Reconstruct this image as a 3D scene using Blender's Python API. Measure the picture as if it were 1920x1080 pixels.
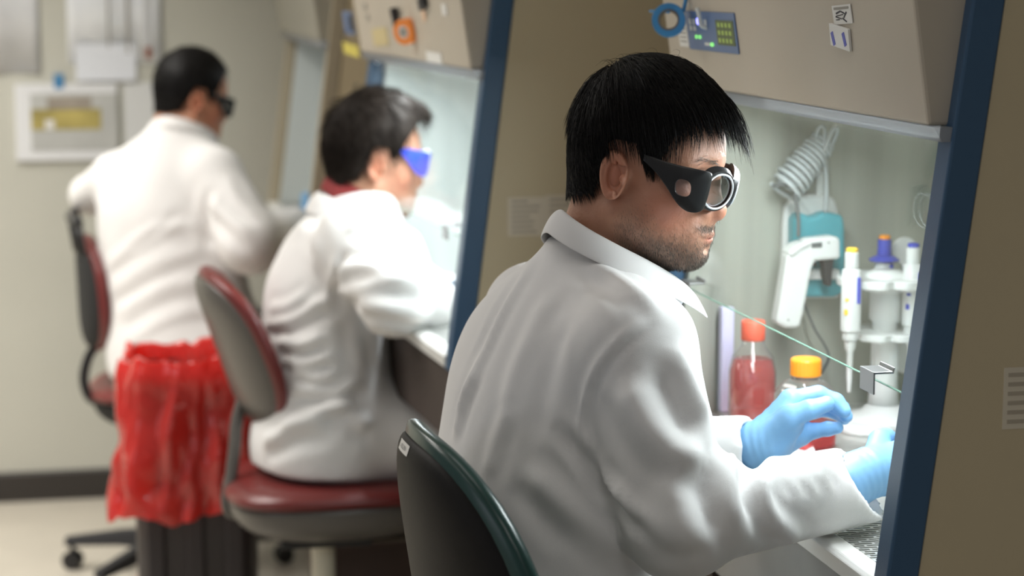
import bpy, bmesh, math, random
import numpy as np
from mathutils import Vector, Matrix, noise as mnoise
from mathutils.bvhtree import BVHTree

random.seed(4); rng = np.random.default_rng(7)
S = bpy.context.scene
COL = S.collection
for o in list(bpy.data.objects): bpy.data.objects.remove(o)
R_ = math.radians

# ------------------------------------------------------------------ camera
FPX, CAMH, YAW, PIT = 4000.0, 1.60, R_(11.9), R_(8.24)
FW = np.array([math.sin(YAW)*math.cos(PIT), math.cos(YAW)*math.cos(PIT), -math.sin(PIT)])
RT = np.array([math.cos(YAW), -math.sin(YAW), 0.0])
UP = np.cross(RT, FW)
FH = np.array([math.sin(YAW), math.cos(YAW), 0.0])
CAM = np.array([0.0, 0.0, CAMH])
def at(px, py, z):            # world point seen at a pixel of the 1920x1080 frame, z metres along the view axis
    return CAM + z*(FW + RT*(px-960)/FPX + UP*(540-py)/FPX)
def pj(p):
    d = np.asarray(p, float)-CAM; z = d@FW
    return 960+FPX*(d@RT)/z, 540-FPX*(d@UP)/z, z
def onY(px, py, Y):
    r = at(px,py,1)-CAM; return CAM+r*(Y-CAM[1])/r[1]
cd = bpy.data.cameras.new('camera'); cam = bpy.data.objects.new('camera', cd); COL.objects.link(cam)
cam.location = CAM; cam.rotation_euler = (math.pi/2-PIT, 0, -YAW)
cd.sensor_width = 36.0; cd.lens = FPX/1920*36.0; cd.clip_start = 0.05
cd.dof.use_dof = True; cd.dof.focus_distance = 2.47; cd.dof.aperture_fstop = 3.8
S.camera = cam

# ------------------------------------------------------------------ light and exposure
S.view_settings.view_transform = 'Standard'; S.view_settings.look = 'None'
S.view_settings.exposure = 0.0; S.view_settings.gamma = 1.0; S.view_settings.use_curve_mapping = False
W = bpy.data.worlds.new('world'); S.world = W; W.use_nodes = True
W.node_tree.nodes['Background'].inputs[0].default_value = (0.80, 0.79, 0.81, 1)
W.node_tree.nodes['Background'].inputs[1].default_value = 0.21
def area(name, loc, size, power, col=(1,1,1), rot=(0,0,0), spread=180, parent=None):
    l = bpy.data.lights.new(name, 'AREA'); l.shape = 'RECTANGLE'; l.size, l.size_y = size
    l.energy = power; l.color = col; l.spread = R_(spread)
    o = bpy.data.objects.new(name, l); COL.objects.link(o); o.location = loc; o.rotation_euler = rot
    if parent: o.parent = parent
    return o
WARM = (1.0, 0.965, 0.915); COOL = (1.0, .975, .96)
CEIL = [((-0.75, 4.6), 29, 150, WARM, (.6,1.2)), ((-1.5, 5.75), 36, 110, WARM, (2.4,.5)), ((-1.9, 4.6), 36, 150, WARM, (.6,1.2)), ((0.30, 2.55), 2.2, 150, COOL, (.6,1.2)), ((-2.3, 2.4), 5, 150, COOL, (.6,1.2)), ((0.3, 0.3), 6, 150, COOL, (.6,1.2))]  # the one above the near man is added to brighten the second cabinet
for (x, y), p, sp, lc, sz in CEIL:
    area('overhead_light', (x, y, 2.66), sz, p, lc, spread=sp)

area('left_fill_light', (-3.5, 1.3, 1.35), (1.3, 1.8), 9, (.86,.90,1.0), (0, R_(-90), 0))  # unseen cool light added on the left to fill the shaded coats

# ------------------------------------------------------------------ materials
def new_mat(name):
    m = bpy.data.materials.new(name); m.use_nodes = True; nt = m.node_tree
    return m, nt, nt.nodes['Principled BSDF']
def pm(name, col, rough=0.5, metal=0.0, spec=0.5, var=0.0, vs=20.0, bump=0.0, bs=200.0, stretch=None, coat=0.0, sss=0.0, trans=0.0, sheen=0.0):
    m, nt, b = new_mat(name)
    b.inputs['Base Color'].default_value = (*col, 1); b.inputs['Roughness'].default_value = rough
    b.inputs['Metallic'].default_value = metal; b.inputs['Specular IOR Level'].default_value = spec
    b.inputs['Coat Weight'].default_value = coat; b.inputs['Transmission Weight'].default_value = trans
    b.inputs['Sheen Weight'].default_value = sheen
    if sss: b.inputs['Subsurface Weight'].default_value = sss; b.inputs['Subsurface Radius'].default_value = (0.012, 0.005, 0.003); b.inputs['Subsurface Scale'].default_value = 1.0
    tc = nt.nodes.new('ShaderNodeTexCoord'); src = tc.outputs['Object']
    if stretch:
        mp = nt.nodes.new('ShaderNodeMapping'); mp.inputs['Scale'].default_value = stretch
        nt.links.new(src, mp.inputs['Vector']); src = mp.outputs['Vector']
    if var:
        n = nt.nodes.new('ShaderNodeTexNoise'); n.inputs['Scale'].default_value = vs; n.inputs['Detail'].default_value = 4
        nt.links.new(src, n.inputs['Vector'])
        cr = nt.nodes.new('ShaderNodeValToRGB'); e = cr.color_ramp.elements
        e[0].position = 0.3; e[1].position = 0.7
        e[0].color = (*[c*(1-var) for c in col], 1); e[1].color = (*[min(1, c*(1+var)) for c in col], 1)
        nt.links.new(n.outputs['Fac'], cr.inputs['Fac']); nt.links.new(cr.outputs['Color'], b.inputs['Base Color'])
    if bump:
        n = nt.nodes.new('ShaderNodeTexNoise'); n.inputs['Scale'].default_value = bs; n.inputs['Detail'].default_value = 3
        nt.links.new(src, n.inputs['Vector'])
        bp = nt.nodes.new('ShaderNodeBump'); bp.inputs['Strength'].default_value = bump; bp.inputs['Distance'].default_value = 0.002
        nt.links.new(n.outputs['Fac'], bp.inputs['Height']); nt.links.new(bp.outputs['Normal'], b.inputs['Normal'])
    return m
def emit(name, col, st):
    m, nt, b = new_mat(name); b.inputs['Base Color'].default_value = (*col, 1)
    b.inputs['Emission Color'].default_value = (*col, 1); b.inputs['Emission Strength'].default_value = st
    return m
def clear(name, tint=(1,1,1), gloss=1.0, rough=0.02, diff=0.0, dcol=(1,1,1), ior=1.45):
    m = bpy.data.materials.new(name); m.use_nodes = True; nt = m.node_tree; nt.nodes.clear()
    out = nt.nodes.new('ShaderNodeOutputMaterial'); t = nt.nodes.new('ShaderNodeBsdfTransparent'); t.inputs[0].default_value = (*tint, 1)
    g = nt.nodes.new('ShaderNodeBsdfGlossy'); g.inputs['Roughness'].default_value = rough
    fr = nt.nodes.new('ShaderNodeFresnel'); fr.inputs['IOR'].default_value = ior
    ml = nt.nodes.new('ShaderNodeMath'); ml.operation = 'MULTIPLY'; ml.inputs[1].default_value = gloss; ml.use_clamp = True
    ge = nt.nodes.new('ShaderNodeNewGeometry'); mr = nt.nodes.new('ShaderNodeMapRange')      # the same reflectance from both sides of a thin sheet
    mr.inputs['To Min'].default_value = ior; mr.inputs['To Max'].default_value = 1/ior
    nt.links.new(ge.outputs['Backfacing'], mr.inputs['Value']); nt.links.new(mr.outputs[0], fr.inputs['IOR'])
    nt.links.new(fr.outputs[0], ml.inputs[0])
    base = t
    if diff:
        d = nt.nodes.new('ShaderNodeBsdfDiffuse'); d.inputs[0].default_value = (*dcol, 1)
        tl = nt.nodes.new('ShaderNodeBsdfTranslucent'); tl.inputs[0].default_value = (*dcol, 1)
        md = nt.nodes.new('ShaderNodeMixShader'); md.inputs[0].default_value = 0.5
        nt.links.new(d.outputs[0], md.inputs[1]); nt.links.new(tl.outputs[0], md.inputs[2])
        mx = nt.nodes.new('ShaderNodeMixShader'); mx.inputs[0].default_value = diff
        nt.links.new(t.outputs[0], mx.inputs[1]); nt.links.new(md.outputs[0], mx.inputs[2]); base = mx
    m2 = nt.nodes.new('ShaderNodeMixShader'); nt.links.new(ml.outputs[0], m2.inputs[0])
    nt.links.new(base.outputs[0], m2.inputs[1]); nt.links.new(g.outputs[0], m2.inputs[2]); nt.links.new(m2.outputs[0], out.inputs[0])
    return m
M = dict(
 wall=pm('painted_wall', (.55,.545,.475), .7, var=.03, vs=3), floor=pm('vinyl_floor', (.50,.46,.385), .35, var=.05, vs=6),
 ceil=pm('ceiling_tile', (.7,.69,.66), .9), base=pm('black_baseboard', (.035,.03,.026), .5),
 panel=pm('beige_steel', (.55,.465,.305), .55, var=.02, vs=5, bump=.05, bs=500), box=pm('beige_front_steel', (.50,.445,.36), .5, var=.02, vs=4, bump=.05, bs=600),
 blue=pm('blue_trim', (.036,.092,.175), .42, bump=.05, bs=400), greytrim=pm('beige_trim', (.36,.31,.22), .5),
 steel=pm('brushed_steel', (.72,.73,.70), .30, metal=.75, var=.10, vs=3, stretch=(14,14,.5)), steelwall=pm('steel_liner', (.40,.415,.36), .42, metal=.15, spec=.3, var=.22, vs=1.6, stretch=(11,11,.30)), steelwall2=pm('steel_liner_lit', (.62,.66,.64), .45, metal=.1, spec=.3, var=.05, vs=2.0, stretch=(16,16,.35)),  # second liner is a paler copy, chamber light put into its colour
 gripsteel=pm('grip_steel', (.20,.20,.20), .3, metal=.4), tubeoff=pm('unlit_tube', (.7,.7,.68), .3), sill=pm('white_sill', (.72,.72,.69), .35), dark=pm('deep_black', (.012,.012,.012), .8), grey=pm('grey_pan', (.25,.25,.24), .5, var=.04),
 glass=clear('sash_glass', (.97,.985,.975), .45, ior=1.4), glassedge=pm('glass_edge', (.30,.52,.42), .2, trans=.3),
 lip=clear('frosted_lip', (1,1,1), .6, .3, .8, (.40,.42,.44)),
 white=pm('white_plastic', (.66,.68,.66), .35), paper=pm('paper', (.78,.77,.73), .7), ink=pm('ink', (.05,.05,.06), .7), dullink=pm('dull_ink', (.42,.37,.29), .8), faintink=pm('faint_ink', (.34,.32,.28), .8),
 coat=pm('white_cotton', (.745,.74,.735), .85, spec=.2, bump=.15, bs=1400, sheen=.1), coat2=pm('white_cotton_warm', (.80,.79,.775), .85, spec=.2, bump=.1, bs=900),
 hair=pm('black_hair', (.0045,.0038,.0036), .5, spec=.2), hair2=pm('dark_brown_hair', (.015,.0105,.008), .65, spec=.12), greyhair=pm('grey_stubble', (.17,.14,.115), .5),
 lash=pm('stubble_hair', (.022,.016,.012), .5),
 glove=pm('blue_nitrile', (.215,.445,.72), .42, spec=.4, sss=0, bump=.12, bs=160), black=pm('black_plastic', (.012,.012,.013), .32), matte=pm('matte_black', (.02,.02,.022), .6),
 shell=pm('black_shell', (.0075,.0066,.006), .55, spec=.16, var=.25, vs=25, bump=.15, bs=600), green=pm('dark_green_vinyl', (.009,.046,.040), .30, bump=.05, bs=300),
 maroon=pm('maroon_vinyl', (.155,.024,.022), .32), greyshell=pm('grey_shell', (.105,.096,.085), .35), cream=pm('cream_column', (.62,.58,.46), .4),
 eye=pm('eye_white', (.8,.78,.75), .15), iris=pm('dark_iris', (.02,.012,.008), .1),
 jeans=pm('dark_trousers', (.05,.055,.065), .85), shoe=pm('dark_shoe', (.03,.03,.03), .5), redshirt=pm('red_shirt', (.22,.02,.02), .8),
 orange=pm('orange_cap', (.95,.33,.02), .4), teal=pm('teal_plastic', (.08,.36,.42), .35), cable=pm('grey_cable', (.42,.46,.46), .5), darkcable=pm('dark_cable', (.10,.11,.11), .5),
 bluecap=pm('blue_cap', (.055,.075,.46), .4), yellow=pm('yellow_label', (.95,.62,.05), .5), tapeb=pm('blue_tape', (.045,.23,.47), .6, bump=.05), core=pm('tape_core', (.18,.15,.12), .8),
 tapeo=pm('orange_tape', (.88,.27,.05), .6), kraft=pm('brown_card', (.075,.05,.042), .8, var=.15, vs=8), bin=pm('dark_bin', (.045,.038,.040), .5), brown=pm('dark_brown', (.05,.035,.028), .7),
 note=pm('yellow_note', (.62,.53,.10), .7), note2=pm('pale_yellow_note', (.60,.50,.26), .7), lens=clear('lens_clear', (.93,.95,.97), 4.5, .01, 0), pet=clear('clear_bottle', (.96,.965,.96), 1.6, .04, .03),
 liquid2=clear('pink_medium', (.95,.42,.40), 1.0, .05, .30, (.80,.28,.27)), liquid=clear('red_medium', (.95,.10,.09), 1.0, .05, .35, (.80,.03,.04)), redbag=clear('red_film', (.90,.10,.08), 1.8, .11, .90, (1.0,.075,.06)),
 tube=emit('lamp_tube', (.93,.97,1.0), 3.0), led=emit('blue_led', (.25,.25,1.0), 4.0), gled=emit('green_led', (.3,1.0,.25), .7), lcd=emit('lcd_screen', (.045,.06,.022), .6), panelblue=pm('panel_blue', (.10,.17,.34), .4), lcdseg=emit('lcd_digit', (.20,.27,.06), .5),
)
_m, _nt, _b = new_mat('skin'); M['skin'] = _m
_a = _nt.nodes.new('ShaderNodeVertexColor'); _a.layer_name = 'Col'
_n = _nt.nodes.new('ShaderNodeTexNoise'); _n.inputs['Scale'].default_value = 170; _n.inputs['Detail'].default_value = 4
_tc = _nt.nodes.new('ShaderNodeTexCoord'); _nt.links.new(_tc.outputs['Object'], _n.inputs['Vector'])
_bp = _nt.nodes.new('ShaderNodeBump'); _bp.inputs['Strength'].default_value = .55; _bp.inputs['Distance'].default_value = .0016
_nt.links.new(_n.outputs['Fac'], _bp.inputs['Height']); _nt.links.new(_bp.outputs['Normal'], _b.inputs['Normal'])
_nt.links.new(_a.outputs['Color'], _b.inputs['Base Color'])
_b.inputs['Roughness'].default_value = .48; _b.inputs['Specular IOR Level'].default_value = .4
_b.inputs['Subsurface Weight'].default_value = .12; _b.inputs['Subsurface Radius'].default_value = (1.0, .4, .25); _b.inputs['Subsurface Scale'].default_value = .006

# ------------------------------------------------------------------ object helpers
def root_inv(o):
    m = Matrix.Identity(4)
    while o: m = o.matrix_basis @ m; o = o.parent
    return np.array(m.inverted())
def add(name, v, f, mat=None, parent=None, smooth=False, world=False, label=None, bevel=0, kind=None, mats=None, midx=None, auto=None, fix=True):
    v = np.asarray(v, float).reshape(-1, 3)
    if world and parent is not None:
        mi = root_inv(parent); v = v@mi[:3,:3].T + mi[:3,3]
    me = bpy.data.meshes.new(name); me.from_pydata(v.tolist(), [], [tuple(int(i) for i in q) for q in f]); me.update()
    if fix and len(v) < 30000:
        b_ = bmesh.new(); b_.from_mesh(me); bmesh.ops.recalc_face_normals(b_, faces=b_.faces); b_.to_mesh(me); b_.free()
    o = bpy.data.objects.new(name, me); COL.objects.link(o)
    if parent is not None: o.parent = parent
    for m in (mats or [mat]): me.materials.append(m)
    if midx is not None: me.polygons.foreach_set('material_index', np.asarray(midx, dtype=np.int32))
    if smooth: me.polygons.foreach_set('use_smooth', np.ones(len(me.polygons), dtype=bool))
    if auto is not None:
        me.polygons.foreach_set('use_smooth', np.ones(len(me.polygons), dtype=bool))
        if hasattr(me, 'set_sharp_from_angle'): me.set_sharp_from_angle(angle=R_(auto))
    if bevel:
        b = o.modifiers.new('bevel', 'BEVEL'); b.width = bevel; b.segments = 2; b.limit_method = 'ANGLE'
    if label: o['label'] = label
    if kind: o['kind'] = kind
    return o
def thing(name, label, cat, loc=(0,0,0), rz=0.0, group=None):
    o = bpy.data.objects.new(name, None); COL.objects.link(o); o.empty_display_size = .1
    o.location = loc; o.rotation_euler = (0,0,rz); o['label'] = label; o['category'] = cat
    if group: o['group'] = group
    return o
def tag(o, label, cat, group=None):
    o['label'] = label; o['category'] = cat
    if group: o['group'] = group
    return o
class MB:
    def __init__(s): s.v = []; s.f = []; s.m = []; s.cur = 0
    def raw(s, v, f):
        n = len(s.v); s.v += [tuple(map(float, p)) for p in v]; s.f += [tuple(i+n for i in q) for q in f]; s.m += [s.cur]*len(f); return s
    def box(s, a, b):
        x0,y0,z0 = a; x1,y1,z1 = b
        return s.raw([(x0,y0,z0),(x1,y0,z0),(x1,y1,z0),(x0,y1,z0),(x0,y0,z1),(x1,y0,z1),(x1,y1,z1),(x0,y1,z1)],
                     [(0,3,2,1),(4,5,6,7),(0,1,5,4),(1,2,6,5),(2,3,7,6),(3,0,4,7)])
    def prism_y(s, poly, y0, y1):            # polygon of (x,z) extruded along y
        n = len(poly); v = [(x,y0,z) for x,z in poly]+[(x,y1,z) for x,z in poly]
        f = [tuple(range(n)), tuple(range(2*n-1, n-1, -1))]+[(i, i+n, (i+1)%n+n, (i+1)%n) for i in range(n)]
        return s.raw(v, f)
    def frame(s, o, ax, ay, az, poly, h):    # polygon in plane (ax,ay) at o, extruded h along az
        o, ax, ay, az = (np.asarray(q, float) for q in (o, ax, ay, az)); n = len(poly)
        v = [o+ax*x+ay*y for x,y in poly]+[o+ax*x+ay*y+az*h for x,y in poly]
        f = [tuple(range(n-1,-1,-1)), tuple(range(n, 2*n))]+[(i, (i+1)%n, (i+1)%n+n, i+n) for i in range(n)]
        return s.raw(v, f)
    def tube(s, pts, r, n=10, cap=True):
        pts = [np.asarray(p, float) for p in pts]; k = len(pts)
        rr = r if hasattr(r, '__len__') else [r]*k
        prev = None; rings = []
        for i, p in enumerate(pts):
            t = pts[min(i+1, k-1)]-pts[max(i-1, 0)]; t = t/(np.linalg.norm(t)+1e-12)
            if prev is None:
                a = np.array([0,0,1.]) if abs(t[2]) < .9 else np.array([1.,0,0]); prev = np.cross(t, a)
            prev = prev-t*(prev@t); prev /= np.linalg.norm(prev)+1e-12; b = np.cross(t, prev)
            rings.append([p+rr[i]*(math.cos(q)*prev+math.sin(q)*b) for q in np.linspace(0, 2*math.pi, n, endpoint=False)])
        v = [q for ring in rings for q in ring]
        f = [(i*n+j, i*n+(j+1)%n, (i+1)*n+(j+1)%n, (i+1)*n+j) for i in range(k-1) for j in range(n)]
        if cap: f += [tuple(range(n-1,-1,-1)), tuple((k-1)*n+j for j in range(n))]
        return s.raw(v, f)
    def lathe(s, prof, c=(0,0,0), n=28, sq=2.0, axis=None):   # prof (r,z); sq is the superellipse power
        c = np.asarray(c, float); v = []
        ax = np.eye(3) if axis is None else np.asarray(axis, float)
        for r, z in prof:
            for q in np.linspace(0, 2*math.pi, n, endpoint=False):
                cs, sn = math.cos(q), math.sin(q); k = (abs(cs)**sq+abs(sn)**sq)**(-1/sq)
                v.append(c+ax[0]*(r*k*cs)+ax[1]*(r*k*sn)+ax[2]*z)
        m = len(prof)
        f = [(i*n+j, i*n+(j+1)%n, (i+1)*n+(j+1)%n, (i+1)*n+j) for i in range(m-1) for j in range(n)]
        f += [tuple(range(n-1,-1,-1)), tuple((m-1)*n+j for j in range(n))]
        return s.raw(v, f)
    def build(s, name, mat=None, parent=None, **k):
        if isinstance(mat, (list, tuple)): return add(name, s.v, s.f, None, parent, mats=list(mat), midx=s.m, **k)
        return add(name, s.v, s.f, mat, parent, **k)
def rrect(w, h, r, n=5):
    out = []
    for cx, cy, a0 in ((w/2-r, h/2-r, 0), (-w/2+r, h/2-r, 90), (-w/2+r, -h/2+r, 180), (w/2-r, -h/2+r, 270)):
        for k in range(n+1):
            a = R_(a0+90*k/n); out.append((cx+r*math.cos(a), cy+r*math.sin(a)))
    return out
def text_mesh(body, size):
    c = bpy.data.curves.new('lettering', 'FONT'); c.body = body; c.size = size; c.extrude = .0002; c.align_x = 'CENTER'; c.align_y = 'CENTER'
    o = bpy.data.objects.new('lettering', c); me = bpy.data.meshes.new_from_object(o)
    v = [tuple(p.co) for p in me.vertices]; f = [tuple(p.vertices) for p in me.polygons]
    bpy.data.objects.remove(o); bpy.data.curves.remove(c); bpy.data.meshes.remove(me)
    return np.array(v), f
def spline(pts, n):
    P = np.asarray(pts, float); k = len(P); out = []
    for u in np.linspace(0, k-1, n):
        i = min(int(u), k-2); t = u-i
        p0, p1, p2, p3 = P[max(i-1,0)], P[i], P[i+1], P[min(i+2,k-1)]
        out.append(.5*((2*p1)+(p2-p0)*t+(2*p0-5*p1+4*p2-p3)*t*t+(3*p1-p0-3*p2+p3)*t**3))
    return out

# ------------------------------------------------------------------ implicit surfaces (organic shapes)
def smin(a, b, k):
    h = np.clip(.5+.5*(b-a)/k, 0, 1); return b*(1-h)+a*h-k*h*(1-h)
def smax(a, b, k): return -smin(-a, -b, k)
def rcone(p, a, b, r1, r2):
    a = np.asarray(a, float); ab = np.asarray(b, float)-a; t = np.clip((p-a)@ab/(ab@ab+1e-12), 0, 1)
    return np.linalg.norm(p-a-t[:,None]*ab, axis=1)-(r1+(r2-r1)*t)
def ellip(p, c, r):
    q = (p-np.asarray(c))/np.asarray(r); k0 = np.linalg.norm(q, axis=1); k1 = np.linalg.norm(q/np.asarray(r), axis=1)
    return k0*(k0-1)/(k1+1e-9)
def chain(p, J, k=.006):
    d = None
    for (a, r1), (b, r2) in zip(J[:-1], J[1:]):
        e = rcone(p, a, b, r1, r2); d = e if d is None else smin(d, e, k)
    return d
def mesh_sdf(f, lo, hi, h, newton=2):
    lo = np.asarray(lo, float); hi = np.asarray(hi, float)
    n = (np.ceil((hi-lo)/(4*h)).astype(int))*4+1
    nc = (n-1)//4+1
    g = [lo[i]+4*h*np.arange(nc[i]) for i in range(3)]
    X = np.stack(np.meshgrid(*g, indexing='ij'), -1).reshape(-1, 3)
    dc = f(X).reshape(nc)
    near = np.abs(dc) < 4*h*2.2
    k = near.copy()
    for ax in range(3):
        k |= np.roll(near, 1, ax) | np.roll(near, -1, ax)
    idx = [np.minimum((np.arange(n[i])+2)//4, nc[i]-1) for i in range(3)]
    val = dc[np.ix_(*idx)].copy(); mask = k[np.ix_(*idx)]
    I = np.argwhere(mask); out = np.empty(len(I))
    for s in range(0, len(I), 400000):
        out[s:s+400000] = f(lo+h*I[s:s+400000])
    val[mask] = out
    s = val < 0
    c = np.zeros(tuple(n-1), np.int32)
    for dx in (0,1):
        for dy in (0,1):
            for dz in (0,1): c += s[dx:n[0]-1+dx, dy:n[1]-1+dy, dz:n[2]-1+dz]
    act = (c > 0) & (c < 8); vid = -np.ones(act.shape, np.int64); A = np.argwhere(act); vid[act] = np.arange(len(A))
    acc = np.zeros((len(A), 3)); cnt = np.zeros(len(A))
    corners = [(0,0,0),(1,0,0),(0,1,0),(1,1,0),(0,0,1),(1,0,1),(0,1,1),(1,1,1)]
    for a in range(8):
        for ax in range(3):
            if corners[a][ax]: continue
            c0 = np.array(corners[a]); c1 = c0.copy(); c1[ax] = 1
            v0 = val[tuple((A+c0).T)]; v1 = val[tuple((A+c1).T)]; m = (v0 < 0) != (v1 < 0)
            t = np.where(m, v0/(v0-v1+1e-15), 0)
            pt = A+c0+(c1-c0)*t[:,None]; acc[m] += pt[m]; cnt[m] += 1
    V = lo+h*acc/np.maximum(cnt, 1)[:,None]
    F = []
    for ax in range(3):
        o1, o2 = [(1,2),(2,0),(0,1)][ax]
        sl0 = [slice(0, n[i]-1) if i == ax else slice(1, n[i]-1) for i in range(3)]
        sl1 = [slice(1, n[i]) if i == ax else slice(1, n[i]-1) for i in range(3)]
        a = s[tuple(sl0)]; b = s[tuple(sl1)]; E = np.argwhere(a != b); fl = a[a != b]
        E = E+np.array([0 if i == ax else 1 for i in range(3)])
        def cell(d1, d2):
            q = E.copy(); q[:, o1] -= d1; q[:, o2] -= d2; return vid[tuple(q.T)]
        q = np.stack([cell(1,1), cell(0,1), cell(0,0), cell(1,0)], 1)
        q[~fl] = q[~fl][:, ::-1]; F.append(q)
    F = np.concatenate(F); F = F[(F >= 0).all(1)]
    e = h*.35
    for _ in range(newton):
        d = f(V); G = np.stack([f(V+np.eye(3)[i]*e)-f(V-np.eye(3)[i]*e) for i in range(3)], 1)/(2*e)
        st = d[:,None]*G/np.maximum((G*G).sum(1), .3)[:,None]; ln = np.linalg.norm(st, axis=1, keepdims=True)
        V = V-st*np.minimum(1, h*.6/np.maximum(ln, 1e-9))
    return V, F
def normals(V, F):
    F = np.asarray(F); n = np.cross(V[F[:,2]]-V[F[:,0]], V[F[:,3]]-V[F[:,1]]); N = np.zeros_like(V)
    for i in range(4): np.add.at(N, F[:,i], n)
    return N/np.maximum(np.linalg.norm(N, axis=1, keepdims=True), 1e-12)
def relax(V, F, it=1, lam=.5):
    F = np.asarray(F); e = np.concatenate([F[:,[0,1]],F[:,[1,2]],F[:,[2,3]],F[:,[3,0]]]); e = np.concatenate([e, e[:,::-1]])
    for _ in range(it):
        s = np.zeros_like(V); np.add.at(s, e[:,0], V[e[:,1]]); c = np.bincount(e[:,0], minlength=len(V))
        V = V+lam*(s/np.maximum(c,1)[:,None]-V)
    return V
def sines(P, fr, seed, n=6):
    r = np.random.default_rng(seed); o = np.zeros(len(P))
    for _ in range(n):
        d = r.normal(size=3); d /= np.linalg.norm(d); o += np.sin(P@d*fr*r.uniform(.6,1.6)+r.uniform(0,6.3))
    return o/n
def setcol(o, rgb):
    a = o.data.color_attributes.new('Col', 'FLOAT_COLOR', 'POINT')
    c = np.ones((len(rgb), 4), np.float32); c[:,:3] = rgb; a.data.foreach_set('color', c.ravel())

# ------------------------------------------------------------------ the room
def struct(name, mb, mat, **k): return mb.build(name, mat, kind='structure', **k)
WY = 6.62                                                   # back wall
struct('floor', MB().box((-3.6,-1.2,-.06), (2.2,WY+.12,0)), M['floor'])
struct('wall_back', MB().box((-3.6,WY,0), (2.2,WY+.12,2.7)), M['wall'])
struct('wall_right', MB().box((2.05,-1.2,0), (2.2,WY,2.7)), M['wall'])
struct('ceiling', MB().box((-3.6,-1.2,2.7), (2.2,WY+.12,2.8)), M['ceil'])
struct('baseboard_back', MB().prism_y([(0,0),(.012,0),(.012,.085),(.008,.092),(0,.092)], 0, 1).raw([], []), M['base'])
_o = bpy.data.objects['baseboard_back']; _o.location = (-3.6, WY, 0); _o.rotation_euler = (0,0,-math.pi/2); _o.scale = (1, 5.6, 1)

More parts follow.
